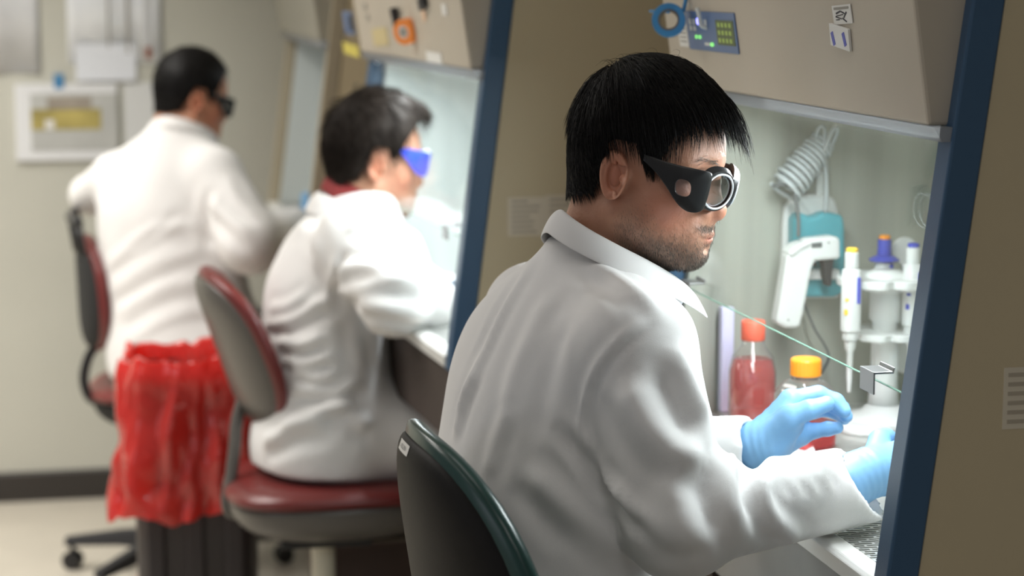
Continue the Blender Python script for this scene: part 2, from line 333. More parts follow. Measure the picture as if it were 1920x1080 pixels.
# ------------------------------------------------------------------ biological safety cabinets
def cabinet(label, loc, rz, posts, lamp, body_mat=None, sash=True, lampcol=(.90,.96,1.0), front=None, pan=None, liner=None):
    """local axes: x into the cabinet, y along its front away from the camera, z up; 1.0 m wide"""
    c = thing('safety_cabinet', label, 'cabinet', loc, rz, None)
    bm = body_mat or M['panel']
    xo = lambda z: .006+.1276*(z-.963)                       # sloping front line
    zb, zt = .925, 2.15
    for y0, s in ((0.0, 1), (1.0, -1)):                      # front posts and side panels
        v = []
        for z in (zb, zt):
            x = xo(z); v += [(x, y0, z), (x+.001, y0+s*.040, z), (x+.03, y0+s*.040, z), (x+.037, y0, z)]
        f = [(0,3,2,1),(4,5,6,7),(0,1,5,4),(1,2,6,5),(2,3,7,6),(3,0,4,7)]
        if s < 0: f = [q[::-1] for q in f]
        add('front_post', v, f, posts, c, bevel=.003)
        MB().prism_y([(xo(zb)+.037,zb),(.80,zb),(.80,zt),(xo(zt)+.037,zt)], y0+s*.002, y0+s*.028).build('side_panel', bm, c, bevel=.002)
    MB().box((.78,.028,zb), (.80,.972,zt)).build('rear_panel', bm, c)
    MB().box((xo(zt)+.05,0.0,zt), (.80,1.0,zt+.02)).build('top_panel', bm, c)
    MB().prism_y([(.047,1.446),(.34,1.446),(.34,2.05),(-.045,2.05)], .020, .985).build('front_panel', front or M['box'], c, bevel=.004)
    MB().prism_y([(.047,1.4455),(.075,1.4455),(.078,1.430),(.056,1.430)], .004, .995).build('frosted_lip', M['lip'], c)
    # inner chamber
    LW = liner or M['steelwall']; lf = lambda z: xo(z)+.030
    MB().box((.62,.03,.95), (.64,.97,1.50)).build('rear_liner', LW, c)
    MB().prism_y([(lf(.95),.95),(.62,.95),(.62,1.50),(lf(1.50),1.50)], .94, .96).build('side_liner', LW, c)
    MB().prism_y([(lf(.95),.95),(.62,.95),(.62,1.50),(lf(1.50),1.50)], .029, .040).build('side_liner', LW, c)
    MB().box((.34,.03,1.49), (.64,.97,1.505)).build('ceiling_diffuser', M['white'], c)
    t = MB(); t.tube([(.125,.05,1.432),(.125,.76,1.432)], .012, 12); t.build('lamp_tube', M['tube'] if lamp else M['tubeoff'], c, smooth=True)
    if lamp: l = area('lamp', (.125,.40,1.415), (.70,.05), lamp, lampcol, (R_(20),0,math.pi/2), parent=c)
    MB().box((.105,.04,.930), (.62,.94,.955)).build('work_surface', M['steel'], c, bevel=.003)
    # front grille: strips with slots left open between them
    g = MB(); y = .045; k = 0
    while y < .935:
        g.box((.030,y,.948), (.105,y+.0034,.952)); off = (k % 2)*.0125
        for q in range(4):
            x = .030+off+q*.025
            if x < .103: g.box((x,y+.0034,.948), (min(x+.0035,.105),y+.0085,.952))
        y += .0085; k += 1
    g.build('front_grille', M['steel'], c); bpy.context.view_layer.update()
    MB().box((.029,.04,.928), (.105,.94,.934)).build('trough_shade', M['dark'], c)  # black slab painted in for the shade under the slots
    MB().prism_y([(0,.928),(.030,.928),(.030,.9525),(.006,.9525),(0,.947)], .030, .965).build('armrest_sill', M['sill'], c, bevel=.002)
    MB().box((.012,.03,.79), (.62,.97,.927)).build('drain_pan', pan or M['grey'], c, bevel=.004)
    for y in (.02, .93):
        for x in (.10, .70): MB().box((x,y,0), (x+.05,y+.05,.79)).build('stand_leg', M['brown'], c)
    MB().box((.70,.07,.10), (.75,.93,.15)).build('stand_rail', M['brown'], c)
    if sash:
        gx = lambda z: .040+.1335*(z-1.152)
        MB().prism_y([(gx(1.152),1.152),(gx(1.152)+.004,1.152),(gx(1.437)+.004,1.437),(gx(1.437),1.437)], .042, .958).build('sash_glass', M['glass'], c)
        MB().prism_y([(gx(1.152)-.0002,1.1510),(gx(1.152)+.0030,1.1510),(gx(1.152)+.0030,1.152),(gx(1.152)-.0002,1.152)], .042, .958).build('sash_edge', M['glassedge'], c)
        for y in (.115, .83):                                  # finger grips clipped to the lower edge of the sash
            x0 = gx(1.152)
            MB().prism_y([(x0-.018,1.143),(x0-.0158,1.143),(x0-.0158,1.166),(x0+.006,1.166),(x0+.008,1.173),(x0+.0060,1.173),(x0+.0045,1.1685),(x0-.018,1.1685)], y-.021, y+.021).build('sash_grip', M['gripsteel'], c, bevel=.0008)
    return c, xo

near, xo = cabinet('beige and navy safety cabinet in front, with lit chamber holding bottle and pipettes', (.85,2.10,0), 0, M['blue'], 7.0)
nb = M
# control panel on the upper front of the near cabinet
def front_frame(c, xo_, y, z):       # local frame on the sloping upper front panel
    x = .047-.1523*(z-1.446)
    return np.array([x-.0006, y, z])
SL = np.array([-.1506,0,.9886])      # up direction in the panel plane
NR = np.array([-.9886,0,-.1506])
YD = np.array([0,-1.0,0])            # text runs from far end to near end
def on_front(name, mat, c, y, z, w, h, t=.0012, tilt=0, poly=None, parent=None, kind=None, r=.001, label=None):
    o = front_frame(c, None, y, z); cs, sn = math.cos(tilt), math.sin(tilt)
    ax = YD*cs+SL*sn; ay = SL*cs-YD*sn
    m = MB(); m.frame(o, ax, ay, NR, poly or rrect(w, h, r, 2), t)
    return m.build(name, mat, parent or c, kind=kind, label=label)
def on_front_text(body, mat, c, y, z, size, t=.0014, parent=None, tilt=0):
    v, f = text_mesh(body, size); o = front_frame(c, None, y, z)+NR*t; cs, sn = math.cos(tilt), math.sin(tilt)
    ax = YD*cs+SL*sn; ay = SL*cs-YD*sn
    return add('lettering', [o+ax*p[0]+ay*p[1]+NR*p[2] for p in v], f, mat, parent or c)
def px_front(c, px, py):             # a point of the sloping front panel, as cabinet-local (y, z)
    bpy.context.view_layer.update(); mi = np.array(c.matrix_basis.inverted())
    o = mi[:3,:3]@CAM+mi[:3,3]; d = mi[:3,:3]@(at(px,py,1)-CAM); n = np.array([1,0,.1523]); k = .047+.1523*1.446
    q = o+d*((k-n@o)/(n@d)); return q[1], q[2]
def onH(px, py, h):
    r = at(px,py,1)-CAM; return CAM+r*(h-CAM[2])/r[2]
cp = on_front('control_panel', M['panelblue'], near, .752, 1.528, .226, .055, .0016)
on_front('screen', M['lcd'], near, .685, 1.528, .078, .034, .0024, parent=cp)
for r_ in range(3):
    for k in range(4):
        on_front('digit', M['lcdseg'], near, .710-k*.0165+r_*.001, 1.5385-r_*.0105, .009, .006, .0029, parent=cp)
for k in range(5): on_front('button', M['white'], near, .846-k*.0185, 1.5405, .011, .008, .0022, parent=cp)
for k in range(2): on_front('button', M['white'], near, .846-k*.0185, 1.5315, .011, .007, .0022, parent=cp)
on_front('indicator_light', M['led'], near, .805, 1.5415, .010, .009, .0030, parent=cp, r=.003)
for k in range(2): on_front('indicator_light', M['gled'], near, .823-k*.017, 1.5195, .008, .005, .0030, parent=cp, r=.002)
on_front('indicator_light', M['gled'], near, .752, 1.5105, .012, .005, .0030, parent=cp, r=.002)
on_front('label_strip', M['white'], near, .775, 1.5105, .024, .004, .0022, parent=cp)
p_ = on_front('label_sticker', M['paper'], near, .893, 1.523, .045, .040, .0012)
for k in range(5): on_front('printed_line', M['faintink'], near, .893, 1.535-k*.006, .034, .0022, .0014, parent=p_)
# two small stickers, one curling away
p_ = on_front('paper_sticker', M['paper'], near, .233, 1.560, .060, .022, .0012, tilt=.05)
on_front('printed_line', M['faintink'], near, .233, 1.5672, .048, .0030, .0016, parent=p_, tilt=.05)
for dy, dz, w, h, t in ((.012,1.5622,.016,.0030,.2),(-.004,1.5624,.012,.0026,-.2),(-.014,1.5612,.008,.0034,.5),(.008,1.5590,.024,.0014,.1),(-.010,1.5588,.010,.0030,.6),(.012,1.5560,.020,.0016,-.1),(.016,1.5537,.012,.0014,.05),(-.008,1.5540,.014,.0024,-.3)):
    on_front('printed_line', M['ink'], near, .233+dy*.9, dz, w, h*.7, .0016, parent=p_, tilt=t)
p2 = on_front('paper_sticker', M['paper'], near, .246, 1.534, .060, .026, .0030, tilt=-.10, label='curling white sticker with purple marks')
for dy in (.020, -.016): on_front('printed_line', M['bluecap'], near, .246+dy, 1.532, .008, .016, .0034, parent=p2, tilt=.3)
q_ = onY(1701,741,2.138); MB().lathe([(.006,0),(.0065,.001),(.006,.004),(.004,.0055)], q_+np.array([.004,0,0]), 18, axis=[[0,1,0],[0,0,1],[-1,0,0]]).build('latch_screw', M['matte'], near, world=True, auto=40)
# rating label on the outer side panel
def side_label(c, y, px0, py0, px1, py1, lines, mat=M['paper'], seed=0):
    a = onY(px0,py0,y); b = onY(px1,py1,y); mi = root_inv(c); loc = lambda p: mi[:3,:3]@p+mi[:3,3]
    a = loc(a); b = loc(b); yy = .0012
    l = MB().box((a[0],yy,b[2]), (b[0],.0024,a[2])).build('label_sticker', mat, c)
    r = random.Random(seed); n = lines
    for k in range(n):
        z = a[2]+(b[2]-a[2])*(k+.8)/(n+.6); h = abs(b[2]-a[2])/(n+.6)*.42; w = (b[0]-a[0]); w0 = a[0]+w*.10; ln = w*.8*r.uniform(.45,1)
        MB().box((w0,yy-.0004,z-h/2), (w0+ln,yy,z+h/2)).build('printed_line', M['dullink'], l)
    return l
side_label(near, 2.10, 1884, 690, 1962, 802, 6, pm('dull_label', (.66,.60,.48), .6), 3)

# ------------------------------------------------------------------ the two cabinets further down the row
mid, _ = cabinet('second safety cabinet down the row, its front panel covered in notes', (.6425,3.587,0), R_(3.3), M['blue'], 8.0, liner=M['steelwall2'], pan=M['brown'])  # dark brown drain pan paints in the shade below the sill
far, _ = cabinet('third safety cabinet at the back wall, beige posts and dim chamber', (.585,5.30,0), 0, M['greytrim'], .3, sash=False, liner=M['steelwall2'], front=pm('olive_steel', (.30,.285,.23), .6), pan=M['brown'])
def note(name, mat, px, py, w, h, tilt=0, t=.0012, label=None, r=.001):
    y, z = px_front(mid, px, py); return on_front(name, mat, mid, y, z, w, h, t, tilt, label=label, r=r)
mp = note('control_panel', M['panelblue'], 655, 43, .11, .050, label='dark blue control panel')
y, z = px_front(mid, 659, 43); on_front('screen', M['matte'], mid, y, z, .04, .036, .003, parent=mp)
note('paper_note', M['note2'], 714, 69, .15, .036, .05, label='pale yellow sticky note'); note('paper_note', M['note'], 659, 93, .17, .026, -.03, label='bright yellow strip of tape')
note('paper_sticker', M['faintink'], 685, 12, .03, .014); note('paper_sticker', M['faintink'], 690, 33, .03, .012); note('paper_sticker', M['paper'], 834, 18, .035, .02)
note('paper_sticker', M['paper'], 815, 108, .12, .020, label='wide white label above the sash')
note('paper_note', pm('peach_tape', (.72,.50,.34), .7), 795, 24, .03, .03, .3)
y, z = px_front(mid, 799, 4); on_front('clip', M['matte'], mid, y, z, .035, .020, .012, .3)
b_ = (onY(938,368,3.58), onY(1064,440,3.58))
for (x0, y0, x1, y1, n, sd) in ((945,368,1018,438,7,1),(1017,364,1092,432,6,2)):
    side_label(mid, 3.62, x0, y0, x1, y1, n, pm('aged_label', (.66,.59,.47), .65), sd)
def ring(name, label, cat, ctr, axis, ro, ri, w, mat, core):
    t = thing(name, label, cat, tuple(ctr)); a = np.asarray(axis, float); a /= np.linalg.norm(a)
    u = np.cross(a, [0,0,1.]); u /= np.linalg.norm(u); v = np.cross(a, u); fr = np.array([u, v, a])
    def annulus(r0, r1):
        m = MB(); n = 40; prof = [(r0,-w/2),(r1-.0008,-w/2),(r1,-w/2+.0008),(r1,w/2-.0008),(r1-.0008,w/2),(r0,w/2)]; k = len(prof)
        vs = [u*(math.cos(q)*r)+v*(math.sin(q)*r)+a*z for r, z in prof for q in np.linspace(0,2*math.pi,n,endpoint=False)]
        m.raw(vs, [(i*n+j, ((i+1)%k)*n+j, ((i+1)%k)*n+(j+1)%n, i*n+(j+1)%n) for i in range(k) for j in range(n)]); return m
    annulus(ri+.003, ro).build('tape_roll', mat, t, auto=40); annulus(ri, ri+.003).build('core', core, t, auto=40)
    return t
h_ = near.location.x+.047-.1523*(1.54-1.446)
c_ = onY(1254,38,2.950)
tr = ring('masking_tape', 'blue roll of tape hung at the far end of the front cabinet', 'tape', c_, (-.30,-.95,.10), .0240, .0122, .017, M['tapeb'], M['core'])
MB().tube([c_+np.array([.0,.10,.0115]), c_+np.array([-.004,-.014,.0115])], .0018, 8).tube([c_+np.array([.020,-.004,.012]), c_+np.array([.024,-.004,.030]), c_+np.array([.024,.0,.075])], .003, 8).build('hanging_cord', M['tapeb'], tr, world=True)
y, z = px_front(mid, 774, 57)
bpy.context.view_layer.update(); mm = np.array(mid.matrix_basis)
c2 = mm[:3,:3]@(front_frame(mid,None,y,z)+NR*.012)+mm[:3,3]
ring('masking_tape', 'orange roll of tape on the front of the second cabinet', 'tape', c2, mm[:3,:3]@NR+np.array([.1,-.75,0]), .0245, .009, .02, M['tapeo'], M['paper'])
y, z = px_front(mid, 753, 42); o_ = mm[:3,:3]@(front_frame(mid,None,y,z)+NR*.010)+mm[:3,3]; d_ = mm[:3,:3]@(SL*.97+YD*-.12)
mk = MB(); mk.tube([o_-d_*.030, o_-d_*.028, o_+d_*.012, o_+d_*.0125, o_+d_*.030, o_+d_*.031], [.006,.0075,.0075,.0085,.0085,.006], 14)
tag(mk.build('marker_pen', M['matte'], auto=40), 'black marker pen stuck upright beside the orange tape roll', 'pen')
# clear strip with a scrap of tissue hanging over the control panel of the near cabinet
q = [onY(x, yy, 2.87) for x, yy in ((1307,14),(1311,30),(1314,46),(1326,52),(1335,44),(1334,26),(1331,4))]
tag(MB().tube(spline(q, 24), .0030, 8).build('tissue_strip', M['white'], smooth=True), 'twisted white strip hanging over the blue control panel', 'strip')

# ------------------------------------------------------------------ inside the near chamber
SH = .955
# wall holder with the pipette controller
YW = 3.04
ho = thing('controller_holder', 'white and teal wall holder on the steel liner of the front cabinet', 'holder', tuple(onY(1515,460,YW)))
def flat(name, pts, Y, th, mat, parent, bevel=.003, label=None):   # outline in the plane of the side liner, thickness towards the camera
    w = [onY(x, y, Y) for x, y in pts]; m = MB(); n = len(w)
    v = [p for p in w]+[p-np.array([0,th,0]) for p in w]
    m.raw(v, [tuple(range(n)), tuple(range(2*n-1,n-1,-1))]+[(i,(i+1)%n,(i+1)%n+n,i+n) for i in range(n)])
    return m.build(name, mat, parent, world=True, bevel=bevel, label=label)
flat('back_plate', [(1459,560),(1462,420),(1466,385),(1480,368),(1510,362),(1545,363),(1560,372),(1566,395),(1570,556)], YW, .016, M['white'], ho, .005)
flat('hook', [(1527,366),(1530,312),(1534,296),(1543,290),(1549,296),(1550,312),(1548,366)], YW-.004, .010, M['white'], ho, .003)
flat('battery_housing', [(1476,470),(1476,410),(1482,397),(1496,396),(1506,404),(1520,400),(1534,393),(1552,397),(1568,400),(1571,420),(1573,530),(1566,546),(1552,552),(1496,552),(1482,545)], YW-.016, .030, M['teal'], ho, .010)
flat('clip', [(1508,503),(1569,503),(1570,522),(1509,522)], YW-.048, .016, M['white'], ho, .003)
gu = thing('pipette_controller', 'white pistol grip pipette controller hanging in the teal holder', 'pipette controller', tuple(onY(1500,520,2.98)))
flat('handle', [(1443,601),(1450,560),(1463,478),(1466,470),(1502,444),(1553,438),(1563,444),(1563,481),(1516,485),(1510,500),(1494,585),(1487,609),(1462,610)], 2.972, .030, M['white'], gu, .006)
flat('thumb_rest', [(1462,470),(1478,455),(1502,445),(1506,452),(1484,464),(1470,476)], 2.976, .038, M['white'], gu, .004)
flat('nozzle', [(1533,481),(1556,481),(1553,505),(1551,534),(1541,534),(1537,505)], 2.968, .020, M['matte'], gu, .003)
flat('trigger', [(1514,486),(1524,486),(1526,496),(1516,498)], 2.966, .016, M['matte'], gu, .002)
flat('display', [(1521,456),(1541,454),(1541,463),(1522,465)], 2.942, .001, M['darkcable'], gu, 0)
for x, y in ((1497,462),(1554,455),(1478,600)): flat('screw', [(x-1.5,y-1.5),(x+1.5,y-1.5),(x+1.5,y+1.5),(x-1.5,y+1.5)], 2.942, .0006, M['darkcable'], gu, 0)
# coiled lead
ax0, ax1 = onY(1466,362,2.985), onY(1546,262,2.995); d = (ax1-ax0); L = np.linalg.norm(d); d /= L
u = np.cross(d, [0,1.,0]); u /= np.linalg.norm(u); v = np.cross(d, u); pts = []
for t in np.linspace(0, 1, 300):
    r = .0255*(1-.34*t)*min(1, .75+t*3)*(1+.07*math.sin(t*41)); a = -t*2*math.pi*11.5
    pts.append(ax0+d*L*(t**.8)+r*(math.cos(a)*u+math.sin(a)*v))
cc = thing('coiled_lead', 'grey coiled lead bunched above the pipette controller', 'cable', tuple(ax0))
MB().tube(pts, .0035, 8).build('coil', M['cable'], cc, smooth=True, world=True)
MB().tube(spline([pts[0], onY(1484,352,2.97), onY(1493,380,2.965), onY(1497,410,2.96), onY(1497,444,2.955)], 30), .0030, 8).build('lead', M['darkcable'], cc, smooth=True, world=True)
MB().tube(spline([pts[-1], onY(1533,262,2.985), onY(1534,244,2.98), onY(1541,236,2.975), onY(1547,244,2.97), onY(1546,270,2.975), onY(1544,286,2.98), onY(1551,268,2.965), onY(1560,246,2.96), onY(1568,239,2.96), onY(1569,249,2.965), onY(1560,270,2.975), onY(1550,286,2.985), onY(1546,296,2.99), onY(1549,330,2.995), onY(1550,365,2.995), onY(1548,398,2.995)], 70), .0031, 8).build('loop', M['cable'], cc, smooth=True, world=True)
tag(MB().tube(spline([onY(1503,556,3.02), onY(1514,585,3.0), onY(1528,618,2.99), onY(1545,645,2.99), onY(1554,668,2.99), onY(1546,690,3.0), onY(1536,705,3.02)], 40), .0022, 8).build('power_cord', M['darkcable'], smooth=True), 'thin dark cord dangling below the teal holder', 'cord')

# bottle of red medium
bp = onH(1508,836,SH); bo = thing('media_bottle', 'square clear bottle of red medium with orange screw cap', 'bottle', (bp[0],bp[1],SH), R_(22))
sqp = lambda prof, sq=5: MB().lathe(prof, (0,0,0), 40, sq)
sqp([(.034,0),(.0365,.003),(.0365,.068),(.0355,.074),(.026,.089),(.0200,.095)], 5).build('bottle_body', M['pet'], bo, smooth=True)
MB().lathe([(.0200,.095),(.0200,.108)], (0,0,0), 28).build('bottle_neck', M['pet'], bo, smooth=True)
sqp([(.033,.002),(.0352,.004),(.0352,.036)], 5).build('red_medium', M['liquid'], bo, smooth=True, label='red liquid medium')
m = MB(); n = 72; v = []
for r, z in ((.0195,.100),(.0212,.101),(.0212,.1195),(.0205,.123),(.0185,.1245),(.0145,.1240),(.0140,.1233)):
    for k in range(n):
        rr = r+(.0005 if (k % 3 == 0 and .1005 < z < .125) else 0); v.append((rr*math.cos(2*math.pi*k/n), rr*math.sin(2*math.pi*k/n), z))
m.raw(v, [(i*n+j,i*n+(j+1)%n,(i+1)*n+(j+1)%n,(i+1)*n+j) for i in range(6) for j in range(n)]+[tuple(6*n+j for j in range(n))])
m.build('screw_cap', M['orange'], bo, auto=50)
# flask with red medium by the far liner
rp = onH(1408,800,SH); fl = thing('culture_flask', 'tall flask of pinkish red medium behind the sash beside the far liner', 'flask', (rp[0]+.001,rp[1],SH))
MB().lathe([(.030,0),(.033,.004),(.033,.085),(.028,.105),(.016,.122),(.015,.135)], (0,0,0), 32, 2.6).build('flask_body', M['pet'], fl, smooth=True)
MB().lathe([(.029,.002),(.0315,.005),(.0315,.080),(.027,.100)], (0,0,0), 32, 2.6).build('red_medium', M['liquid2'], fl, smooth=True, label='pinkish red liquid')
MB().lathe([(.0165,.128),(.0175,.130),(.0175,.155),(.0160,.157)], (0,0,0), 28).build('screw_cap', pm('coral_cap', (.75,.14,.08), .5), fl, smooth=True)
sp = onY(1362,640,3.02)-np.array([.03,0,0])
tag(MB().box((sp[0]+.02,3.012,SH), (sp[0]+.040,3.030,SH+.16)).build('reflection_strip', pm('lilac_reflection', (.62,.62,.82), .4), bevel=.003), 'lilac upright strip standing in for a reflection on the far liner', 'streak')  # added strip paints the lilac reflection seen on the liner
# pipette carousel
pc = onH(1655,792,SH); cx, cy = pc[0], pc[1]
st = thing('pipette_stand', 'white carousel pipette stand with round base and two rings', 'stand', (cx,cy,SH))
MB().lathe([(.062,0),(.066,.004),(.062,.012),(.034,.020),(.026,.028)], (-.004,-.012,0), 40).build('base', M['white'], st, smooth=True)
MB().lathe([(.040,0),(.043,.004),(.038,.010),(.02,.012)], (-.045,-.055,0), 36).build('front_foot', M['white'], st, smooth=True)
MB().lathe([(.023,.026),(.0205,.06),(.019,.15),(.024,.155),(.0235,.222),(.021,.226)], (0,0,0), 28).build('pole', M['white'], st, smooth=True)
def plate(name, z, ro, th):
    m = MB(); n = 96; ang = np.linspace(0, 2*math.pi, n, endpoint=False); out = []
    for a in ang:
        k = (a-R_(20))/(2*math.pi/6); f_ = abs(k-round(k)); r = ro*(1-.20*math.exp(-(f_/.13)**2)); out.append((r*math.cos(a), r*math.sin(a)))
    m.frame((0,0,z), (1,0,0), (0,1,0), (0,0,1), out, th); return m.build(name, M['white'], st, bevel=.0015)
plate('upper_ring', .205, .072, .012); plate('lower_ring', .128, .060, .010)
MB().lathe([(.030,.196),(.032,.200),(.030,.220),(.026,.224)], (0,0,0), 28).build('collar', M['white'], st, smooth=True)
for px_, py_, r_ in ((1694,470,.021),(1700,578,.020)):
    p_ = onY(px_, py_, cy+.065); m = MB(); m.frame(p_, (1,0,0), (0,0,1), (0,-1,0), [(r_*math.cos(a),r_*math.sin(a)) for a in np.linspace(0,2*math.pi,32,endpoint=False)], .006); m.build('rear_disc', M['white'], st, world=True, bevel=.002)
    MB().tube([p_, np.array([p_[0],p_[1]-.004,SH+(.211 if r_ > .0205 else .133)])], .005, 8).build('rear_arm', M['white'], st, world=True)
def pipette(label, x, y, ztop, cap, body_label, flange=None):
    p = thing('micropipette', label, 'pipette', (x,y,ztop), 0, 'pipettes on the carousel stand')
    MB().lathe([(.0075,-.005),(.0085,-.004),(.0085,0),(.007,.001)], (0,0,0), 20).build('plunger_top', cap[1], p, auto=40)
    MB().lathe([(.0095,-.030),(.0105,-.028),(.0100,-.006),(.0085,-.005)], (0,0,0), 20).build('plunger', cap[0], p, auto=40)
    MB().lathe([(.0115,-.120),(.0135,-.118),(.0140,-.085),(.0130,-.032),(.0105,-.029)], (0,0,0), 24, 2.6).build('body', M['white'], p, auto=40)
    MB().lathe([(.0105,-.132),(.0115,-.130),(.0115,-.121),(.0100,-.120)], (0,0,0), 20).build('tip_ejector', M['white'], p, auto=40)
    MB().lathe([(.0024,-.208),(.0042,-.186),(.0046,-.150),(.0075,-.144),(.0085,-.133)], (0,0,0), 16).build('shaft', M['white'], p, auto=40)
    MB().box((.0035,-.0148,-.078), (.0090,-.0105,-.040)).build('volume_window', body_label, p, bevel=.001)
    MB().box((-.0135,-.0120,-.094), (-.0050,-.0085,-.086)).build('label_band', M['yellow'] if cap[1] is M['yellow'] else body_label, p, bevel=.0005)
    MB().box((-.0130,-.0125,-.074), (.0010,-.0105,-.070)).build('label_band', M['yellow'] if cap[1] is M['yellow'] else body_label, p)
    if flange: MB().lathe([(.022,-.037),(.023,-.035),(.012,-.029)], (0,0,0), 24).build('flange', flange, p, auto=40)
    return p
def pip_at(px, py, Y): q = onY(px, py, Y); return q[0], q[1], q[2]
pipette('white pipette with yellow plunger hanging at the left of the carousel', *pip_at(1598,466,cy-.045), (M['white'], M['yellow']), M['bluecap'])
pipette('pipette with tall dark blue plunger in the middle of the carousel', *pip_at(1659,442,cy+.046), (M['bluecap'], M['orange']), M['bluecap'], M['bluecap'])
pipette('white pipette with thin blue top at the right of the carousel, beside the post', *pip_at(1713,457,cy-.030), (M['white'], M['bluecap']), M['bluecap'])
# folded tissue under the glove
tq = onH(1478,856,SH+.001); m = MB(); nx = 14; v = []
for i in range(nx):
    for j in range(nx):
        a, b = i/(nx-1)-.5, j/(nx-1)-.5; v.append((tq[0]+a*.075+b*.02, tq[1]+b*.10-a*.02, SH+.0015+.009*abs(math.sin(a*7+b*3))*(.4+abs(b))+.010*max(0,-b-a)))
m.raw(v, [(i*nx+j,(i+1)*nx+j,(i+1)*nx+j+1,i*nx+j+1) for i in range(nx-1) for j in range(nx-1)])
o_ = m.build('paper_tissue', M['paper'], smooth=True); tag(o_, 'crumpled white tissue lying under the raised blue glove', 'tissue')
md = o_.modifiers.new('thick', 'SOLIDIFY'); md.thickness = .0012

# ------------------------------------------------------------------ people
def loft(nodes, Rv, Fv):
    """torso of elliptical sections: nodes (centre, half width, half depth) from pelvis to neck"""
    Cn = np.array([n[0] for n in nodes]); a = np.array([n[1] for n in nodes]); b = np.array([n[2] for n in nodes])
    z = Cn[:,2]; Rv = np.asarray(Rv); Fv = np.asarray(Fv)
    zz = np.linspace(z[0], z[-1], 60)
    def sm(y):
        q = np.interp(zz, z, y); k = np.ones(7)/7; return np.convolve(np.pad(q, 3, mode='edge'), k, 'valid')
    cx, cy, sa, sb = sm(Cn[:,0]), sm(Cn[:,1]), sm(a), sm(b)
    def f(p):
        h = np.clip(p[:,2], z[0], z[-1]); dx = p[:,0]-np.interp(h, zz, cx); dy = p[:,1]-np.interp(h, zz, cy)
        A = np.interp(h, zz, sa); B = np.interp(h, zz, sb)
        u = (dx*Rv[0]+dy*Rv[1])/A; v = (dx*Fv[0]+dy*Fv[1])/B
        k0 = np.sqrt(u*u+v*v)+1e-9; k1 = np.sqrt((u/A)**2+(v/B)**2)+1e-9
        d = np.where(k0 > .35, k0*(k0-1)/k1, -np.minimum(A, B)*(1-k0))
        over = np.maximum(p[:,2]-z[-1], z[0]-p[:,2])
        return np.where(over > 0, np.sqrt(np.maximum(d, 0)**2+over**2), np.maximum(d, over))
    return f
def uv(phi):                       # horizontal direction: phi degrees from image right towards away
    return RT*math.cos(R_(phi))+FH*math.sin(R_(phi))

# head, in its own axes: x forward, y to its left, z up, origin between the ears
def ear_sdf(p, s):
    c = np.array([-.004, s*.0765, -.006]); n = np.array([-.36, s*.93, .05]); n /= np.linalg.norm(n)
    up = np.array([-.16, 0, 1.]); up -= n*(up@n); up /= np.linalg.norm(up); fw_ = np.cross(up, n)*s*-1
    if fw_[0] < 0: fw_ = -fw_
    q = p-c; x, y, w = q@fw_, q@up, q@n
    wid = .0175*(1+.16*np.clip(y/.03, -1.3, 1)); e = np.sqrt((x/wid)**2+(y/.0290)**2)
    d2 = (e-1)*.0185; disc = np.maximum(d2, np.abs(w+.001)-.0035); disc = smax(d2, np.abs(w+.0012)-.0030, .003)
    rim = np.sqrt((d2+.0032)**2+(w-.0042)**2)-.0036
    rim = np.where((x > .006) & (y < .012), rim+.004, rim)
    anti = np.sqrt(((np.sqrt((x/.0095)**2+((y+.001)/.0185)**2)-1)*.0115)**2+(w-.003)**2)-.0027
    anti = np.where(x > .004, anti+.006, anti)
    tr = np.linalg.norm(q-(fw_*.0125+up*-.004+n*.003), axis=1)-.0052
    d = smin(disc, rim, .003); d = smin(d, anti, .003); d = smin(d, tr, .004)
    concha = np.sqrt(((x-.0035)/.0098)**2+((y+.004)/.0145)**2+((w-.005)/.0085)**2); concha = (concha-1)*.0085
    d = smax(d, -concha, .002)
    return d
